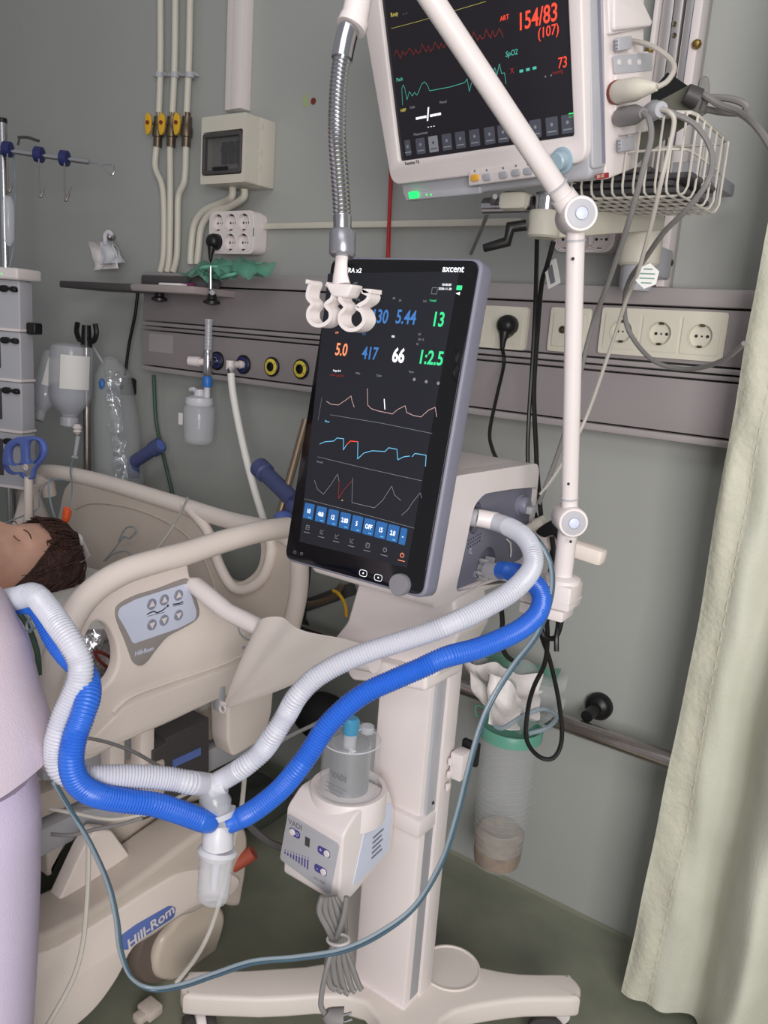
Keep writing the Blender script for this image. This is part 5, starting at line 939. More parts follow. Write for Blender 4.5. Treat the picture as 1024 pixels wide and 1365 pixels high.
cable([(22, 813, 1.2), (32, 826, 1.2), (42, 845, 1.2), (50, 872, 1.2), (52, 900, 1.2)], .0045, 'dark green tube beside the patient under the hoses', 'gcable', 'tube', 'green_tube')
for i, (pp, lb_) in enumerate([([(28, 812), (38, 825), (43, 838), (38, 842), (36, 830), (48, 818), (58, 812)], 'knotted thin clear line under the breathing hoses'), ([(20, 838), (38, 840), (58, 832)], 'thin line crossing left under the breathing hoses')]):
    cable([(x, y, 1.18) for x, y in pp], .0020, lb_, 'tubec', 'tube', 'clear_line')
# patient tubes lying by the headboard, thin cables under the bed
cable([(232, 700, 1.72), (222, 715, 1.7), (205, 738, 1.68)], .003, 'pale line hanging over the top of the headboard', 'cable2', 'tube', 'pale_line')
cable([(250, 664, 1.85), (240, 685, 1.78), (225, 708, 1.72)], .003, 'pale line looped on the headboard tube', 'cable2', 'tube', 'pale_line')
for i, (pp, d0, r_, m_, lb_) in enumerate([
  ([(118, 984), (145, 990), (180, 1003), (210, 1020), (240, 1035)], 1.12, .0026, 'cable', 'grey wire stretched below the bed side rail'),
  ([(66, 1078), (100, 1084), (150, 1092), (200, 1082), (240, 1062), (265, 1052)], 1.10, .0026, 'cable2', 'white wire sagging behind the blue hose'),
  ([(68, 1112), (95, 1113), (130, 1105), (165, 1098), (190, 1090)], 1.15, .0030, 'cable', 'grey wire low at the left under the bed'),
  ([(66, 1080), (110, 1078), (160, 1072)], 1.14, .0022, 'cable', 'thin grey wire behind the white hose under the bed'),
  ([(118, 1118), (118, 1150), (116, 1200), (110, 1260), (95, 1310), (60, 1372)], 1.13, .0034, 'cable2', 'white cord hanging in front of the bed base cover'),
  ([(326, 1035), (322, 1075), (314, 1110), (306, 1150), (296, 1190), (280, 1240), (262, 1275), (235, 1310)], 1.16, .0034, 'cable2', 'white cord hanging down behind the water trap to the bed wheel'),
  ([(264, 1056), (290, 1040), (330, 1020), (380, 985), (420, 965), (445, 950)], 1.12, .0026, 'cable', 'grey wire running up right behind the white breathing hose'),
  ([(330, 1098), (345, 1112), (362, 1124), (380, 1130), (400, 1130)], 1.35, .006, 'dgrey', 'dark cable on the floor left of the humidifier')]):
    cable([(x, y, d0) for x, y in pp], r_, lb_, m_, 'wire' if 'wire' in lb_ else 'cord', 'wire' if 'wire' in lb_ else 'cord')
# dark things behind the bed and ventilator
tag(G().ball(PY(430, 955, 1.38), (.075, .06, .055)).build('black_bag', MT['rubber']), 'black rounded bag seen between the hose and the ventilator column', 'bag')
tag(pillow(PY(330, 1065, 1.30), .10, .08, .04, 'dark_bag', mat('dark_olive_bag', (70, 74, 66), .7)), 'dark olive bag under the bed behind the water trap', 'bag')
o = tag(G().ball((0, 0, 0), (.001, .001, .001)).build('x', MT['navy']), 'x', 'x'); bpy.data.objects.remove(o)
tag(G().tube(cr([PY(x, y, 1.40) for x, y in [(455, 780), (445, 795), (420, 804), (395, 806)]], 6), .007, 8).build('bronze_hose', MT['bronze']), 'brown hose behind the ventilator neck', 'hose')
tag(G().tube(cr([PY(x, y, 1.38) for x, y in [(444, 787), (452, 792), (460, 806), (462, 822)]], 6), .004, 8).build('yellow_cable', MT['yellow']), 'yellow cable behind the ventilator neck', 'cable')
tag(G().tube(cr([PY(x, y, 1.36) for x, y in [(410, 740), (408, 770), (404, 800), (402, 830)]], 5), .010, 10).build('black_tube', MT['black']), 'black vertical tube between the headboard and the ventilator', 'tube')
G().lathe([(.03, 0), (.034, .006), (.03, .02), (.0001, .02)], WX.M @ Matrix.Translation((*WX.px(418, 828), .05)), 24).build('black_knob', MT['black'], wr)
a_, b_ = PY(372, 820, 1.44), PY(470, 785, 1.44); tag(bar(a_, b_, .03, .03).build('grey_bracket', MT['dgrey']), 'dark grey bar behind the ventilator neck', 'bar')
# ================================================================ things left of the panel
# bronze pole and slate blue grips
tag(G().tube([D(408, 560, 1.75), D(372, 690, 1.72), D(365, 712, 1.72)], .0085, 12).build('bronze_pole', MT['bronze']), 'slanting bronze pole behind the left edge of the ventilator screen', 'pole')
for a, b, lb in [(D(345, 622, 1.80), D(392, 668, 1.70), 'slate blue cylindrical grip beside the left edge of the ventilator screen'), (D(214, 593, 2.25), D(178, 616, 2.3), 'slate blue cylindrical grip right of the clear wrapped bottle')]:
    d = (b-a).normalized(); t = T('blue_grip', lb, 'grip', b, 'slate blue bed grips')
    G().tube([a, a+d*.002, a+d*.03, a+d*.034, b], [.019, .022, .022, .018, .018], 20).build('grip', MT['slateblue'], t)
    G().tube([a-d*.001, a+d*.001], .015, 18).build('end_cap', MT['blue2'], t)
    G().box(b+V3((0, 0, -.02)), (.025, .03, .05), b=.006).build('grip_bracket', MT['slateblue'], t)
G().ball(D(378, 690, 1.68), (.02, .02, .014)).build('blue_knob', MT['blue2'], bed)
# shelf with things on it
SY = 1.40
p0, p1 = PY(80, 384, 1.36), PY(281, 386, 1.36); z = PY(200, 384, 1.36).z
sh = T('wall_shelf', 'grey flat shelf tray at the left end of the wall panel', 'shelf', ((p0.x+p1.x)/2, 1.5, z-.02))
xm = PY(172, 384, 1.36).x
G().box(((p0.x+xm)/2-.005, 1.43, z), (xm-p0.x, .14, .018), b=.004).build('left_tray', MT['dgrey'], sh)
G().box(((p1.x+xm)/2-.02, 1.43, z), (p1.x-xm-.07, .15, .018), b=.004).build('right_tray', MT['lgrey'] if False else mat('warm_grey_tray', (160, 148, 148), .5), sh)
for x in (204, 274):
    q_ = PY(x, 398, 1.37); G().lathe([(.010, .012), (.012, 0), (.020, -.004), (.020, -.010), (.006, -.014), (.0001, -.014)], Matrix.Translation((q_.x, 1.39, z-.018)), 14).build('shelf_knob', MT['black'], sh)
G().rod(PY(281, 355, 1.37), PY(281, 388, 1.37), .004).build('clamp_rod', MT['chrome'], sh)
G().rod(PY(281, 388, 1.37), PY(283, 390, 1.35), .006).build('rod_tip', MT['chrome'], sh)
c = PY(173, 386, 1.37); tag(G().lathe([(.030, 0), (.034, .012), (.032, .012), (.028, .002), (.0001, .002)], Matrix.Translation((c.x, 1.40, z-.006)), 24).build('clear_dish', MT['clear2']), 'small clear plastic dish in the middle of the grey shelf', 'dish')
c = PY(213, 366, 1.40); tag(G().box((c.x, 1.45, z+.022), (.18, .08, .026), b=.006).build('grey_case', MT['dgrey']), 'dark grey flat case lying on the shelf', 'case')
c = PY(225, 377, 1.37); tag(G().box((c.x, 1.385, z+.011), (.08, .03, .008), b=.003).build('white_strip', MT['paper']), 'small white strip at the front edge of the shelf', 'strip')
c = PY(240, 376, 1.38); tag(G().tube([V3((c.x-.06, 1.395, z+.011)), V3((c.x+.03, 1.40, z+.013))], .006, 10).build('magenta_pen', mat('magenta', (120, 46, 90), .5)), 'dark magenta pen behind the white strip on the shelf', 'pen')
c = PY(262, 374, 1.40); tag(G().ball((c.x, 1.43, z+.02), (.045, .03, .022)).build('grey_bundle', MT['card']), 'grey bundle at the right end of the shelf', 'bundle')
gb = T('green_bag', 'crumpled clear green plastic bag lying on the end of the shelf', 'bag', PY(300, 372, 1.42))
for k in range(5):
    c = PY(268+k*14, 360+(k % 2)*3, 1.40); quadsheet([c+V3((-.055, -.02, -.012)), c+V3((.06, -.02, -.014)), c+V3((.07, .04, .014)), c+V3((-.05, .04, .016))], 14, 8, .0012, 'crumpled_film', MT['gfilm'], .013, 34, gb, k*3.1, .012)
g = G(); c = PY(295, 363, 1.39); g.tube(cr([c+V3((.06*math.cos(t), .02*math.sin(t*2), .012*math.sin(t))) for t in [k*.5 for k in range(20)]], 3), .004, 8).build('green_tube_coil', MT['green'], gb)
# white glove thing hanging on the wall
gp = T('white_pouch', 'white folded plastic pouch hanging on a wall hook above the shelf', 'pouch', wp(140, 335, .02))
quadsheet([wp(119, 322, .04), wp(150, 324, .05), wp(158, 358, .05), wp(122, 360, .04)], 12, 12, .003, 'folded_film', MT['filmw'], .010, 26, gp, 1, .02)
quadsheet([wp(133, 322, .055), wp(152, 322, .055), wp(164, 350, .05), wp(133, 352, .05)], 12, 10, .003, 'folded_film', MT['milky'], .010, 26, gp, 6, .015)
G().tube(cr([wp(141, 326, .05), wp(140, 314, .05), wp(145, 309, .045), wp(150, 314, .04)], 6), .006, 8).build('hanging_loop', MT['milky'], gp)
G().ball(wp(148, 316, .012), (.010, .014, .010), n=12).build('wall_hook', MT['steel'], gp)
# flowmeter on the first blue outlet
fx, fy = 290, 481; fm = T('oxygen_flowmeter', 'clear oxygen flowmeter with white knob and blue nut on the first outlet', 'flowmeter', HU.pxp(275, 480, .02))
a_ = HU.pxp(290, 482, .0); b_ = HU.pxp(277, 483, .045); FMX = Fr((b_.x, b_.y, 0), (1, 0, 0), (0, 0, 1)); zf = lambda y: FMX.px(276, y)[1]
G().rod(a_, b_, .010).build('probe', MT['chrome'], fm)
G().lathe([(.010, zf(500)), (.012, zf(496)), (.012, zf(470)), (.009, zf(466))], Matrix.Translation((b_.x, b_.y, 0)), 20).build('meter_body', MT['chrome'], fm)
G().lathe([(.0095, zf(468)), (.0095, zf(428)), (.011, zf(428)), (.011, zf(425)), (.0001, zf(425))], Matrix.Translation((b_.x, b_.y, 0)), 20).build('flow_tube', MT['clear2'], fm)
G().lathe([(.0045, zf(468)), (.0045, zf(432)), (.0001, zf(432))], Matrix.Translation((b_.x, b_.y, 0)), 10).build('inner_tube', MT['milky'], fm)
for k in range(7): zq = zf(466)+(zf(434)-zf(466))*k/7; G().lathe([(.0097, zq), (.0100, zq+.0004), (.0097, zq+.0008)], Matrix.Translation((b_.x, b_.y, 0)), 16, False).build('scale_mark', MT['print_'], fm)
G().rod(b_+V3((-.008, -.005, 0)), b_+V3((-.02, -.012, 0)), .009).tube([b_+V3((-.018, -.010, 0)), b_+V3((-.045, -.022, 0))], [.013, .012], 12).build('white_knob', MT['white'], fm)
G().lathe([(.0001, zf(516)), (.0115, zf(516)), (.0125, zf(512)), (.0125, zf(505)), (.009, zf(501)), (.0001, zf(501))], Matrix.Translation((b_.x, b_.y, 0)), 16).build('blue_nut', mat('bright_blue', (46, 110, 190), .4), fm)
hbz = T('bubble_bottle', 'clear humidifier bottle hanging from the blue nut of the flowmeter', 'bottle', (b_.x-.02, b_.y, zf(592)))
Mh = Matrix.Translation((b_.x-.022, b_.y-.005, 0))
G().lathe([(.0001, zf(592)), (.032, zf(592)), (.038, zf(588)), (.040, zf(560)), (.040, zf(545)), (.034, zf(541)), (.0001, zf(541))], Mh, 28).build('bottle', MT['clear2'], hbz)
G().lathe([(.034, zf(541)), (.036, zf(538)), (.034, zf(531)), (.014, zf(528)), (.012, zf(520)), (.0001, zf(520))], Mh, 24).build('bottle_cap', MT['milky'], hbz)
G().tube([b_+V3((0, 0, zf(530)-b_.z)), b_+V3((0, 0, zf(515)-b_.z))], .008, 14).build('neck_tube', MT['milky'], hbz)
G().tube(cr([b_+V3((-.03, -.005, zf(532)-b_.z)), b_+V3((-.036, -.005, zf(524)-b_.z)), b_+V3((-.042, -.006, zf(521)-b_.z)), b_+V3((-.055, -.006, zf(522)-b_.z))], 5), .006, 10).build('outlet_spout', MT['milky'], hbz)
G().plate(Fr(b_+V3((-.05, -.042, zf(560)-b_.z)), (1, 0, 0), (0, 0, 1)), [rrect(-.008, -.016, .008, .014, .002)], 0, .0008).build('bottle_label', MT['paper'], hbz)
# white hose from second outlet
wh_ = T('vacuum_hose', 'white hose plugged into the second blue outlet and dropping behind the headboard', 'hose', HU.pxp(325, 486, 0))
a_, b_ = HU.pxp(327, 486, 0), HU.pxp(307, 486, .05)
G().tube([a_, a_.lerp(b_, .4), a_.lerp(b_, .42), b_], [.010, .010, .0085, .0085], 16).tube([b_+V3((0, 0, -.012)), b_+V3((0, 0, .010))], .0105, 16).build('elbow_plug', MT['white'], wh_)
G().tube([b_+V3((0, 0, -.010)), D(309, 502, 1.9)], .0075, 12).build('hose_barb', MT['chrome'], wh_)
G().tube(cr([D(308, 498, 1.90), D(310, 520, 1.9), D(317, 560, 1.9), D(328, 610, 1.88), D(340, 655, 1.86), D(352, 695, 1.84), D(358, 720, 1.84)], 8), .0085, 12).build('hose', MT['hose_w2'], wh_)
# ---------------------------------------------------------------- infusion pole with hook bar
iv = T('infusion_pole', 'chrome infusion pole at the left edge with cross bar and blue stops', 'pole', D(8, 790, 2.15))
DP = 2.15; tp, bt_ = D(5, 168, DP), D(5, 380, DP); bt_ = V3((tp.x, tp.y, .75))
tp = V3((D(5, 250, DP).x, D(5, 250, DP).y, D(5, 168, DP).z)); bt_ = V3((tp.x, tp.y, .0))
G().tube([bt_, tp], .0125, 16).build('pole', MT['chrome'], iv); G().tube([tp, tp+V3((0, 0, .012))], [.013, .012], 16).build('pole_cap', MT['black'], iv)
ba, bb = D(-20, 197, 2.1), D(119, 216, 2.1); G().tube([ba, bb], .0065, 12).build('cross_bar', MT['chrome'], iv)
G().tube(cr([bb, D(132, 219, 2.1), D(146, 232, 2.1), D(152, 230, 2.1), D(150, 220, 2.1), D(136, 219, 2.1)], 6), .0018, 8).build('end_loop', MT['chrome'], iv)
for i, (x, y) in enumerate([(10, 199), (52, 206), (86, 211)]):
    c = D(x, y, 2.1); d = (bb-ba).normalized(); G().tube([c-d*.012, c-d*.009, c+d*.009, c+d*.012], [.014, .019, .019, .014], 18).build('blue_stop', MT['navy'], iv)
    yo = (20, 10, 0)[i]*.2; L_ = [(x, y+6), (x, y+36-yo), (x+.5, y+48), (x+1.5, y+56), (x+4, y+52), (x+9, y+38)]
    G().tube(cr([D(a, b, 2.09) for a, b in L_], 5), lambda t, i_: .0022 if t < .45 or t > .85 else .004, 8).build('bag_hook', MT['steel'], iv)
G().tube(cr([D(24, 183, 2.2), D(36, 183, 2.2), D(46, 186, 2.2), D(52, 188, 2.2)], 4), .004, 8).tube([D(26, 184, 2.2), D(24, 193, 2.2)], .003, 8).build('rear_hook', MT['dgrey'], iv)
cable([(18, 200, 2.15), (20, 240, 2.15), (20, 300, 2.15), (17, 335, 2.15), (12, 358, 2.15)], .0022, 'thin clear drip line hanging beside the chrome pole', 'tubec', 'tube', 'drip_line')
tag(G().lathe([(.004, 0), (.014, .015), (.016, .06), (.016, .10), (.010, .12), (.0001, .125)], Matrix.Translation(D(12, 328, 2.12)), 14).build('drip_chamber', MT['clear2']), 'small clear drip chamber hanging beside the chrome pole', 'drip chamber')
# pump stack
ps = T('infusion_pump_stack', 'stack of pale infusion pumps cut by the left edge of the photo', 'pump stack', D(0, 600, 2.05))
PF = Fr(D(14, 400, 2.05), (.94, .34, 0), (0, 0, 1)); k = PF.px
ur = k(27, 450)[0]
zs_ = [k(15, y)[1] for y in (372, 441, 508, 576, 650)]
for i in range(4):
    a, b = zs_[i+1], zs_[i]; o = G().plate(PF, [rrect(ur-.24, a+.002, ur, b-.002, .008)], 0, .05, .004).build('pump', MT['lgrey'], ps)
    G().plate(PF, [rrect(ur-.20, a+.03, ur-.06, b-.02, .004)], .001, .002).build('pump_screen', MT['dgrey'], o)
    zc_ = b-.024; g = G().plate(PF, [cr2([(ur-.050, zc_+.006), (ur-.034, zc_+.008), (ur-.024, zc_+.003), (ur-.014, zc_+.007), (ur-.004, zc_+.005), (ur-.003, zc_-.006), (ur-.016, zc_-.006), (ur-.026, zc_-.002), (ur-.036, zc_-.008), (ur-.050, zc_-.006)], 3)], .012, .012, .003); g.build('black_clip', MT['black'], o)
    G().plate(PF, [rrect(ur-.24, a-.001, ur+.002, a+.006, .002)], .004, .056, .001).build('pump_edge', MT['white'], o)
t_ = k(15, 357)[1]; G().plate(PF, [rrect(ur-.25, zs_[0]-.002, ur+.012, t_, .008)], .02, .09, .006).build('top_module', MT['white'], ps)
for x in (1, 10): a, b = k(x, 366); G().lathe([(.002, 0), (.0001, .001)], PF.M @ Matrix.Translation((a, b, .0205)), 10).build('status_light', EM['led'], ps)
G().plate(PF, [rrect(ur, k(36, 446)[1], ur+.028, k(36, 430)[1], .006)], -.02, .03, .004).build('side_clamp', MT['black'], ps)
# second pole with bottles
DB = 2.33; pp = D(116, 600, DB); ip = T('infusion_stand', 'thin chrome stand behind the headboard carrying the two infusion bottles', 'stand', (pp.x, pp.y, 0))
zt_ = D(112, 447, DB).z; G().tube([V3((pp.x, pp.y, 0)), V3((pp.x, pp.y, zt_))], .011, 14).build('pole', MT['steel'], ip)
top_ = V3((pp.x, pp.y, zt_))
g = G().tube([top_+V3((0, 0, -.03)), top_+V3((0, 0, .03))], [.016, .012], 12); g.build('black_head', MT['black'], ip)
for sx in (-1, 1): G().tube(cr([top_, top_+V3((sx*.03, 0, -.012)), top_+V3((sx*.045, 0, .01)), top_+V3((sx*.040, 0, .035))], 5), .007, 8).build('black_hook', MT['black'], ip)
def bottle(c, axis, name, label, L=.20, R=.046, lab=True):
    t = T(name, label, 'bottle', c); F = Fr(c, axis.orthogonal(), axis.cross(axis.orthogonal()), axis)
    G().lathe([(.0001, 0), (R*.7, 0), (R*.96, .008), (R, .02), (R, L*.66), (R*.9, L*.76), (R*.45, L*.88), (R*.36, L*.92), (R*.36, L), (.0001, L)], F.M, 28).build('bottle', MT['clear2'], t)
    G().lathe([(.0001, L*.52), (R*.94, L*.52), (R*.94, L*.66), (R*.85, L*.75), (R*.40, L*.87), (.0001, L*.9)], F.M, 24).build('fluid', MT['water'], t)
    G().lathe([(R*.42, L*.93), (R*.44, L*.96), (R*.44, L*1.04), (R*.36, L*1.06), (.0001, L*1.06)], F.M, 20).build('cap', MT['lgrey'], t)
    if lab:
        g = G(); rr = R*1.012; vs = []; n_l = 12; cdir = (CAMP-c); cdir = (cdir-axis*cdir.dot(axis)).normalized(); sdir = axis.cross(cdir)
        for j in (0.14, .56):
            for i in range(n_l+1): a = -.95+1.45*i/n_l; vs.append(c+axis*L*j+(cdir*math.cos(a)+sdir*math.sin(a))*rr)
        g.raw(vs, [(i, i+1, n_l+2+i, n_l+1+i) for i in range(n_l)]).build('bottle_label', MT['paper'], t)
    return t
a_ = D(96, 458, 2.25); b_ = D(105, 560, 2.25); ax1 = V3((0.0, -.05, -1)).normalized(); bottle(a_, ax1, 'infusion_bottle', 'large upside-down clear infusion bottle with white label above the headboard', L=.215, R=.057)
a_ = D(76, 470, 2.33); b_ = D(50, 565, 2.30); bottle(a_, (b_-a_).normalized(), 'infusion_bottle', 'slanting clear infusion bottle left of the large upside-down bottle', L=(b_-a_).length*.9, R=.036)
c = D(103, 573, 2.25); tag(G().lathe([(.0001, -.016), (.004, -.014), (.012, -.005), (.010, .0), (.014, .006), (.008, .016), (.0001, .016)], Matrix.Translation(c), 8).build('spike_adapter', MT['white']), 'small white spike adapter under the large infusion bottle', 'adapter')
G().tube([D(104, 582, 2.24), D(100, 608, 2.22)], [.006, .0045], 12).tube([D(100, 608, 2.22), D(99.6, 611, 2.22)], [.009, .009], 12).build('drip_chamber', MT['clear2']); tag(bpy.data.objects['drip_chamber.001'], 'slim clear drip chamber hanging above the headboard tube', 'drip chamber')
cable([(100, 608, 2.22), (94, 625, 2.15), (96, 645, 2.05), (95, 662, 2.0), (90, 682, 1.98), (87, 690, 1.97)], .0022, 'clear drip line from the chamber to the orange clip', 'tubec', 'tube', 'drip_line')
cable([(88, 640, 2.0), (70, 640, 2.02), (56, 650, 2.0), (52, 668, 2.0), (48, 680, 2.0), (10, 696, 1.95), (0, 702, 1.95)], .0020, 'thin clear line running left from the headboard', 'tubec', 'tube', 'clear_line')
cable([(66, 636, 1.98), (65, 655, 1.97), (70, 680, 1.96), (75, 694, 1.96)], .0024, 'thin clear line hanging over the headboard tube at the left', 'tubec', 'tube', 'clear_line')
oc_ = T('orange_clip', 'orange plastic clip hanging on the drip line in front of the headboard', 'clip', D(84, 708, 1.95))
G().tube([D(90, 680, 1.95), D(89, 687, 1.95), D(87, 694, 1.95), D(81, 708, 1.95)], [.010, .010, .008, .007], 10).build('clip_body', MT['orange'], oc_)
for k in range(3): G().tube([D(86.5+k*2.6, 680, 1.95), D(86.8+k*2.6, 676, 1.95)], .003, 6).build('clip_tooth', MT['orange'], oc_)
# foil wrapped bottle
fb = T('wrapped_tube_bag', 'tall clear bag with shiny crumpled wrapping standing behind the headboard', 'bag', D(160, 640, 2.3))
fl = [D(140, 495, 2.3), D(158, 495, 2.3), D(172, 650, 2.3), D(154, 650, 2.3)]
quadsheet(fl, 10, 26, .002, 'shiny_wrap', MT['foil'], .016, 30, fb, 2, .02)
F0 = D(150, 480, 2.32); F1 = D(156, 660, 2.32)
G().tube([D(146, 478, 2.33), D(150, 500, 2.33), D(155, 560, 2.33), D(160, 650, 2.33)], [.02, .05, .062, .068], 24).build('clear_bag', MT['film'], fb)
G().ball(D(136, 512, 2.28), (.010, .008, .016), n=12).build('blue_tab', mat('tab_blue', (60, 112, 180), .4), fb)
G().tube([D(118, 452, 2.32), D(138, 485, 2.32)], .004, 8).build('hanging_strap', MT['lgrey'], fb)
# two ring blue handle on pale tube
bh = T('two_ring_handle', 'blue two-ring handle on a pale tube at the left end of the headboard', 'handle', D(40, 700, 1.93))
HF2 = Fr(D(36, 620, 1.93), (1, .15, 0), (0, 0, 1)); k = HF2.px; z2 = lambda x, y: k(x/5.25, 560+y/5.25)
G().plate(HF2, [cr2([z2(*p) for p in [(30, 240), (50, 170), (110, 125), (190, 112), (260, 115), (310, 150), (328, 210), (310, 270), (270, 320), (245, 360), (235, 410), (190, 414), (160, 400), (140, 380), (80, 378), (35, 330)]], 4), cr2([z2(*p) for p in [(80, 270), (85, 210), (120, 172), (150, 180), (155, 280), (130, 300), (95, 300)]], 4), cr2([z2(*p) for p in [(205, 170), (225, 145), (262, 145), (282, 185), (278, 240), (240, 285), (210, 285), (203, 230)]], 4)], .007, .014, .005, 3).build('blue_rings', MT['blue2'], bh)
a, b = z2(200, 328); G().lathe([(.0075, 0), (.0075, .001), (.0001, .001)], HF2.M @ Matrix.Translation((a, b, .0072)), 18).build('round_label', MT['white'], bh); G().ribbon(HF2, [(a-.004, b+.004), (a+.004, b-.004)], .0014, .0086).build('label_bar', MT['red'], bh)
G().tube([HF2.pxp(38, 636), HF2.pxp(38, 700)], .0095, 14).build('pale_tube', MT['beige'], bh)
# folded plastic by the pillow
tag(quadsheet([D(82, 706, 1.93), D(108, 712, 1.93), D(122, 744, 1.88), D(98, 750, 1.86)], 10, 8, .002, 'crumpled_film_cap', MT['filmw'], .010, 30, None, 7, .02), 'crumpled clear cap on the pillow behind the patient hair', 'cap')
tag(G().tube(cr([HB.pxp(x, y, .03) for x, y in [(158, 722), (166, 706), (176, 702), (181, 709), (172, 718), (165, 716), (150, 735), (138, 748)]], 6), .0018, 6).build('thin_clear_line', MT['tubec']), 'thin curled clear line in front of the headboard panel', 'tube')
tag(G().tube(cr([HB.pxp(x, y, .04) for x, y in [(140, 748), (152, 738), (168, 735), (174, 742), (166, 748)]], 6), .0018, 6).build('thin_clear_line', MT['tubec']), 'thin clear line lying at the top of the pillow', 'tube')
# ================================================================ people
def head_mesh(C, crown, face, s_=1.0):
    # local: x = ear side, y = face direction, z = crown
    z_ = crown.normalized(); y_ = (face - z_*face.dot(z_)).normalized(); x_ = y_.cross(z_)
    n1, n2 = 72, 54; vs = []; g_ = lambda a, b, w: math.exp(-((a-b)/w)**2)
    for j in range(n2+1):
        th = math.pi*j/n2
        for i in range(n1):
            ph = 2*math.pi*i/n1; d = V3((math.sin(th)*math.cos(ph), math.sin(th)*math.sin(ph), math.cos(th)))
            x, y, z = d.x*.074, d.y*.094, d.z*.112
            if z < 0: x *= 1 - .30*(-z/.112)**1.5; 
            if z < -.02 and y < 0: y *= 1 - .35*min(1, (-z-.02)/.07)
            if y > 0:
                fx = x/.074
                y *= 1 - .10*abs(fx)**2
                if abs(x) < .05:
                    y += .026*g_(x, 0, .011)*g_(z, -.030, .020) + .014*g_(x, 0, .008)*g_(z, -.010, .022)     # nose
                    y += .006*g_(x, 0, .016)*g_(z, -.100, .012)                                             # chin
                    y += .006*g_(x, 0, .018)*g_(z, -.062, .006) + .005*g_(x, 0, .016)*g_(z, -.073, .006) - .004*g_(x, 0, .020)*g_(z, -.0675, .003)
                    for sx in (-1, 1):
                        y -= .012*g_(x, sx*.031, .016)*g_(z, .0, .014); y += .007*g_(x, sx*.031, .011)*g_(z, .0, .009); y -= .002*g_(x, sx*.031, .013)*g_(z, -.004, .0025)
                        y += .005*g_(x, sx*.030, .018)*g_(z, .020, .008); y += .005*g_(x, sx*.040, .016)*g_(z, -.030, .018)
            x += math.copysign(.012, x)*g_(y, -.004, .012)*g_(z, -.012, .026)*(abs(x) > .055) if abs(x) > 1e-6 else 0
            vs.append(C + (x_*x + y_*y + z_*z)*s_)
    fs = [(j*n1+i, j*n1+(i+1) % n1, (j+1)*n1+(i+1) % n1, (j+1)*n1+i) for j in range(n2) for i in range(n1)]
    return vs, fs, (x_, y_, z_)
def capsule_chain(g, pts, rs, n=18, sq=1):
    P = [V3(p) for p in pts]; Q = cr(P, 6); k = len(Q); R = []
    for i in range(k): t = i/(k-1)*(len(rs)-1); a = int(min(t, len(rs)-2)); R.append(rs[a]+(rs[a+1]-rs[a])*(t-a))
    g.tube(Q, R, n); g.ball(Q[0], R[0]*.99, n=n); g.ball(Q[-1], R[-1]*.99, n=n)
def elli_loft(g, secs, n=36, wob=0, seed=0):
    rings = []
    for c, ux, rx, uy, ry in secs:
        rings.append([V3(c) + V3(ux)*math.cos(2*math.pi*i/n)*rx + V3(uy)*math.sin(2*math.pi*i/n)*ry for i in range(n)])
    if wob: rings = [[p + (p-sum(r, V3())/n).normalized()*wob*(noise.noise(V3((p.x*9+seed, p.y*9, p.z*5)))*2) for p in r] for r in rings]
    g.loft(rings)
def finger_hand(g, W, dirv, palm_n, s_=1.0, curl=.5):
    d = dirv.normalized(); nrm = palm_n.normalized(); sd = d.cross(nrm)
    elli_loft(g, [(W + d*t*s_, sd, w*s_, nrm, h*s_) for t, w, h in [(-.01, .024, .018), (.02, .032, .017), (.055, .040, .015), (.085, .040, .013), (.095, .034, .010)]], 20)
    for off, L, r in [(-.030, .062, .0072), (-.010, .074, .0080), (.011, .070, .0080), (.031, .056, .0072)]:
        p = W + d*.082*s_ + sd*off*s_; q1 = p + (d*.45*L)*s_; q2 = q1 + (d*math.cos(curl)+nrm*-math.sin(curl))*L*.32*s_; q3 = q2 + (d*math.cos(curl*1.9)-nrm*math.sin(curl*1.9))*L*.28*s_
        capsule_chain(g, [p, q1, q2, q3], [r*1.1*s_, r*s_, r*.95*s_, r*.8*s_], 10)
    p = W + d*.022*s_ + sd*.028*s_; capsule_chain(g, [p, p+(sd*.030+d*.026)*s_, p+(sd*.044+d*.055-nrm*.006)*s_], [.013*s_, .010*s_, .008*s_], 10)
def remesh(o, vox):
    m = o.modifiers.new('r', 'REMESH'); m.mode = 'VOXEL'; m.voxel_size = vox
    sm = o.modifiers.new('s', 'SMOOTH'); sm.factor = .5; sm.iterations = 3
    dg = bpy.context.evaluated_depsgraph_get(); me = bpy.data.meshes.new_from_object(o.evaluated_get(dg)); o.modifiers.clear(); o.data = me
    me.polygons.foreach_set('use_smooth', [True]*len(me.polygons))
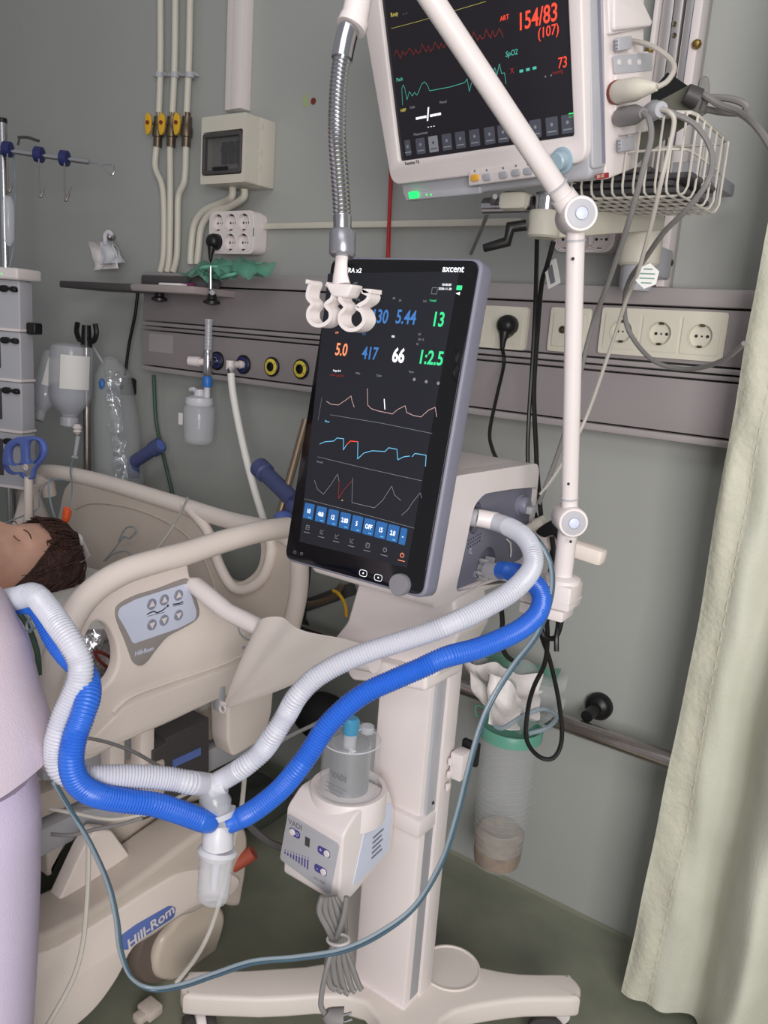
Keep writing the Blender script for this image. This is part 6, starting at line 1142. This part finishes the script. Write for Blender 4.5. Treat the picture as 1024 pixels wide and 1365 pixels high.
# patient
crown = V3((.16, .92, .26)); face = V3((.10, -.30, .92))
hv, hf, (hx_, hy_, hz_) = head_mesh(HC, crown, face, 1.08)
pt = T('person', 'person lying in the bed with dark brown hair and closed eyes, face up', 'person', (-1.60, .6, .58))
g = G().raw(hv, hf)
nb = HC - hz_*.085 - hy_*.02; sh_ = V3((-1.60, .76, .58))
capsule_chain(g, [nb, nb.lerp(sh_, .5), sh_], [.052, .054, .062])
Xv, Zv = V3((1, 0, 0)), V3((0, 0, 1))
elli_loft(g, [((-1.60, y, z), Xv, w, Zv, h_) for y, z, w, h_ in [(.80, .63, .07, .05), (.77, .625, .15, .07), (.70, .625, .20, .09), (.58, .64, .18, .105), (.40, .64, .165, .10), (.22, .63, .175, .10), (.08, .62, .18, .10), (.02, .61, .12, .08)]])
for sx in (-1, 1):
    capsule_chain(g, [(-1.60+sx*.18, .70, .63), (-1.60+sx*.235, .46, .61), (-1.60+sx*.20, .24, .64)], [.052, .042, .028])
    finger_hand(g, V3((-1.60+sx*.20, .24, .645)), V3((-sx*.25, -1, .0)), Zv, .9, .5)
    capsule_chain(g, [(-1.60+sx*.09, .06, .62), (-1.60+sx*.10, -.38, .62), (-1.60+sx*.09, -.74, .61)], [.085, .058, .036])
    capsule_chain(g, [(-1.60+sx*.09, -.74, .60), (-1.60+sx*.10, -.77, .67), (-1.60+sx*.11, -.78, .71)], [.036, .030, .018])
body_o = g.build('body', MT['skin'], pt); remesh(body_o, .0045)
g = G(); n1 = 72   # hair: a displaced shell over the skull
vs = []; fs = []
hn1, hn2 = 96, 60
idx = {}
def hair_p(th, ph, k):
    d = V3((math.sin(th)*math.cos(ph), math.sin(th)*math.sin(ph), math.cos(th))); x, y, z = d.x*.074, d.y*.094, d.z*.112
    o_ = .010 + .007*noise.noise(V3((ph*3, th*1.2, 2))) + .0035*noise.noise(V3((ph*16, th*2.5, 7)))
    if z < 0: x *= 1 - .12*(-z/.112); 
    r = V3((x, y, z)); return r + r.normalized()*(o_ + (0.016 if y < 0 else 0)*max(0, -y/.094) if k else -.004)
def hairline(ph):     # lowest latitude covered, front is ph = pi/2
    f = math.cos(ph-math.pi/2)
    return 1.02 + .0*f if f > .75 else (1.02 + (.75-f)*1.5 if f > .1 else 2.0 + (.1-f)*.35)
for k in (1, 0):
    for j in range(hn2+1):
        for i in range(hn1):
            ph = 2*math.pi*i/hn1; th = hairline(ph)*j/hn2 + 1e-3; jit = .03*noise.noise(V3((ph*20, 0, 0)))*(j/hn2)
            p = hair_p(th+jit, ph, k); vs.append(HC + (hx_*p.x + hy_*p.y + hz_*p.z)*1.08)
N_ = hn1*(hn2+1)
for k in (0, 1):
    for j in range(hn2):
        for i in range(hn1):
            a = k*N_+j*hn1+i; b = k*N_+j*hn1+(i+1) % hn1; fs.append((a, b, b+hn1, a+hn1) if k == 0 else (a, a+hn1, b+hn1, b))
for i in range(hn1): a = hn2*hn1+i; b = hn2*hn1+(i+1) % hn1; fs.append((a, b, N_+b, N_+a))
G().raw(vs, fs).build('hair', MT['hair'], pt, 70)
random.seed(5)
hl = lambda p: HC + (hx_*p[0] + hy_*p[1] + hz_*p[2])*1.08
g = G()
for k in range(170):     # loose locks flowing back over the skull
    ph = random.uniform(-2.6, math.pi*2-2.6); th0 = hairline(ph)*random.uniform(.15, .9); pts = []
    for q_ in range(6):
        t = th0 + q_*.13; p = hair_p(min(t, hairline(ph)+.12), ph + .05*math.sin(q_+k), 1); pts.append(hl(p*(1.012+.02*math.sin(q_*.6))))
    g.tube(pts, [.0012, .0022, .0024, .0020, .0014, .0006], 5)
g.build('hair_locks', MT['hair'], pt, 70, kind='stuff')
for sx in (-1, 1):
    el = [hl((sx*(.031+.014*math.cos(t)), .0925-.004*abs(math.cos(t)), -.005-.0035*abs(math.sin(t)))) for t in [math.pi*k/8 for k in range(9)]]
    G().tube(el, .0013, 6).build('eyelash_line', MT['skin_lid'], pt)
    eb = [hl((sx*(.017+.030*k/6), .094-.006*(k/6)**2*1.4, .015+.003*math.sin(k/6*3))) for k in range(7)]
    G().tube(eb, .0012, 6).build('eyebrow', MT['hair'], pt)
G().tube([hl((x*.022, .098-.006*abs(x), -.0675)) for x in (-1, -.5, 0, .5, 1)], [.001, .003, .0035, .003, .001], 8).build('lips', MT['lip'], pt)
g = G(); elli_loft(g, [((-1.60, y, z), Xv, w, Zv, h_) for y, z, w, h_ in [(.775, .63, .11, .065), (.74, .63, .205, .085), (.66, .635, .235, .105), (.56, .645, .21, .118), (.40, .648, .19, .115), (.22, .64, .20, .115), (.06, .63, .20, .115), (-.10, .62, .20, .11)]], 40, .006); g.build('gown', MT['gown'], pt)
tp_ = G().tube(cr([hl((-.02, .112, -.055)), hl((.03, .098, -.058)), hl((.062, .062, -.060)), hl((.066, .02, -.07)), hl((.05, -.01, -.085))], 6), .009, 10, flat=(hz_, .35)).build('white_tape', MT['paper'], pt)
et = T('breathing_connector', 'clear and white tube connector at the patient mouth', 'connector', hl((0, .13, -.06)))
G().tube(cr([hl((0, .10, -.064)), hl((0, .14, -.070)), hl((.01, .17, -.09)), D(-25, 800, 1.45), D(-40, 812, 1.12)], 6), .008, 12).build('catheter_mount', MT['hose_w2'], et)
# nurse
NX, NY, HZ = -.925, .33, .782
ns = T('person', 'person in lilac jacket and trousers bending over the bed at the left edge', 'person', (NX, NY, 0))
hip = V3((NX, NY, HZ)); fwd = V3((-1, .12, 0)).normalized(); side = V3((.12, 1, 0)).normalized(); upv = V3((0, 0, 1))
spine = (fwd*.88 + upv*.50).normalized(); nrm = spine.cross(side).normalized()
neckb = hip + spine*.48; hdc = neckb + (spine*.8+upv*.35).normalized()*.155
g = G(); hv, hf, hax = head_mesh(hdc, (spine*.75+upv*.6), (fwd*.55-upv*.75), .95); g.raw(hv, hf)
capsule_chain(g, [neckb - spine*.04, neckb + spine*.03, hdc - hax[2]*.05], [.058, .052, .050])
elli_loft(g, [(hip + spine*t, side, w, nrm, h_) for t, w, h_ in [(-.05, .11, .08), (.0, .145, .095), (.10, .140, .098), (.20, .128, .090), (.32, .150, .098), (.42, .158, .090), (.48, .11, .065), (.51, .06, .05)]])
arm = []
for sx in (-1, 1):
    sh0 = hip + spine*.43 + side*sx*.150; eb0 = sh0 + V3((-.10, sx*.02, -.22)); wr0 = eb0 + V3((-.22, -sx*.03, -.03)); arm.append((sh0, eb0, wr0))
    capsule_chain(g, [sh0, eb0, wr0], [.046, .036, .024]); finger_hand(g, wr0, V3((-1, 0, -.2)), V3((0, 0, 1)), .92, .6)
    hp = hip + side*sx*.080; kn0 = V3((NX-.015, NY+sx*.09, .44)); an0 = V3((NX+.02, NY+sx*.095, .09))
    capsule_chain(g, [hp, kn0, an0], [.082, .054, .036])
nb_o = g.build('body', MT['skin'], ns); remesh(nb_o, .007)
g = G(); elli_loft(g, [(hip + upv*z + fwd*f, side, w, (fwd*(1-a) + nrm*a).normalized(), h_) for z, f, w, h_, a in [(-.082, -.01, .212, .168, 0), (-.06, -.01, .208, .165, 0), (-.03, .0, .200, .156, .2), (.01, .005, .192, .148, .45), (.045, .03, .182, .140, .75)]] + [(hip + spine*t, side, w, nrm, h_) for t, w, h_ in [(.12, .168, .128), (.20, .155, .114), (.32, .172, .118), (.42, .180, .106), (.48, .125, .080), (.50, .085, .066)]], 48, .008, 3)
g.build('lilac_jacket', MT['jacket'], ns, 70)
for sh0, eb0, wr0 in arm:
    g = G(); capsule_chain(g, [sh0, sh0.lerp(eb0, .6), eb0, eb0.lerp(wr0, .35)], [.062, .056, .050, .048], 24); g.build('sleeve', MT['jacket'], ns, 70)
for sx in (-1, 1):
    g = G(); secs = []
    for t, w, h_ in [(HZ-.10, .090, .128), (.64, .096, .140), (.60, .098, .140), (.52, .098, .138), (.40, .096, .130), (.27, .092, .118), (.14, .090, .108), (.065, .090, .106)]:
        secs.append((V3((NX+.022, NY+sx*.090, t)), side, w, fwd, h_))
    elli_loft(g, secs, 36, .006, 5+sx); g.build('trouser_leg', MT['trouser'], ns, 70)
for sx in (-1, 1):
    c = V3((NX-.03, NY+sx*.10, .03)); g = G(); elli_loft(g, [(c + fwd*t, side, w, upv, h_) for t, w, h_ in [(-.11, .02, .015), (-.09, .036, .03), (-.02, .040, .034), (.08, .046, .026), (.14, .036, .018), (.155, .015, .012)]], 20); g.build('white_clog', MT['white'], ns, 70)
g = G(); x_, y_, z_ = hax
rings = []
for j in range(14):
    th = 1.75*j/13+.01; rings.append([hdc + (x_*math.sin(th)*math.cos(a)*.082 + y_*math.sin(th)*math.sin(a)*.100 + z_*math.cos(th)*.118) - y_*.016 for a in [2*math.pi*i/32 for i in range(32)]])
g.loft(rings); g.build('hair', MT['hair'], ns, 70)
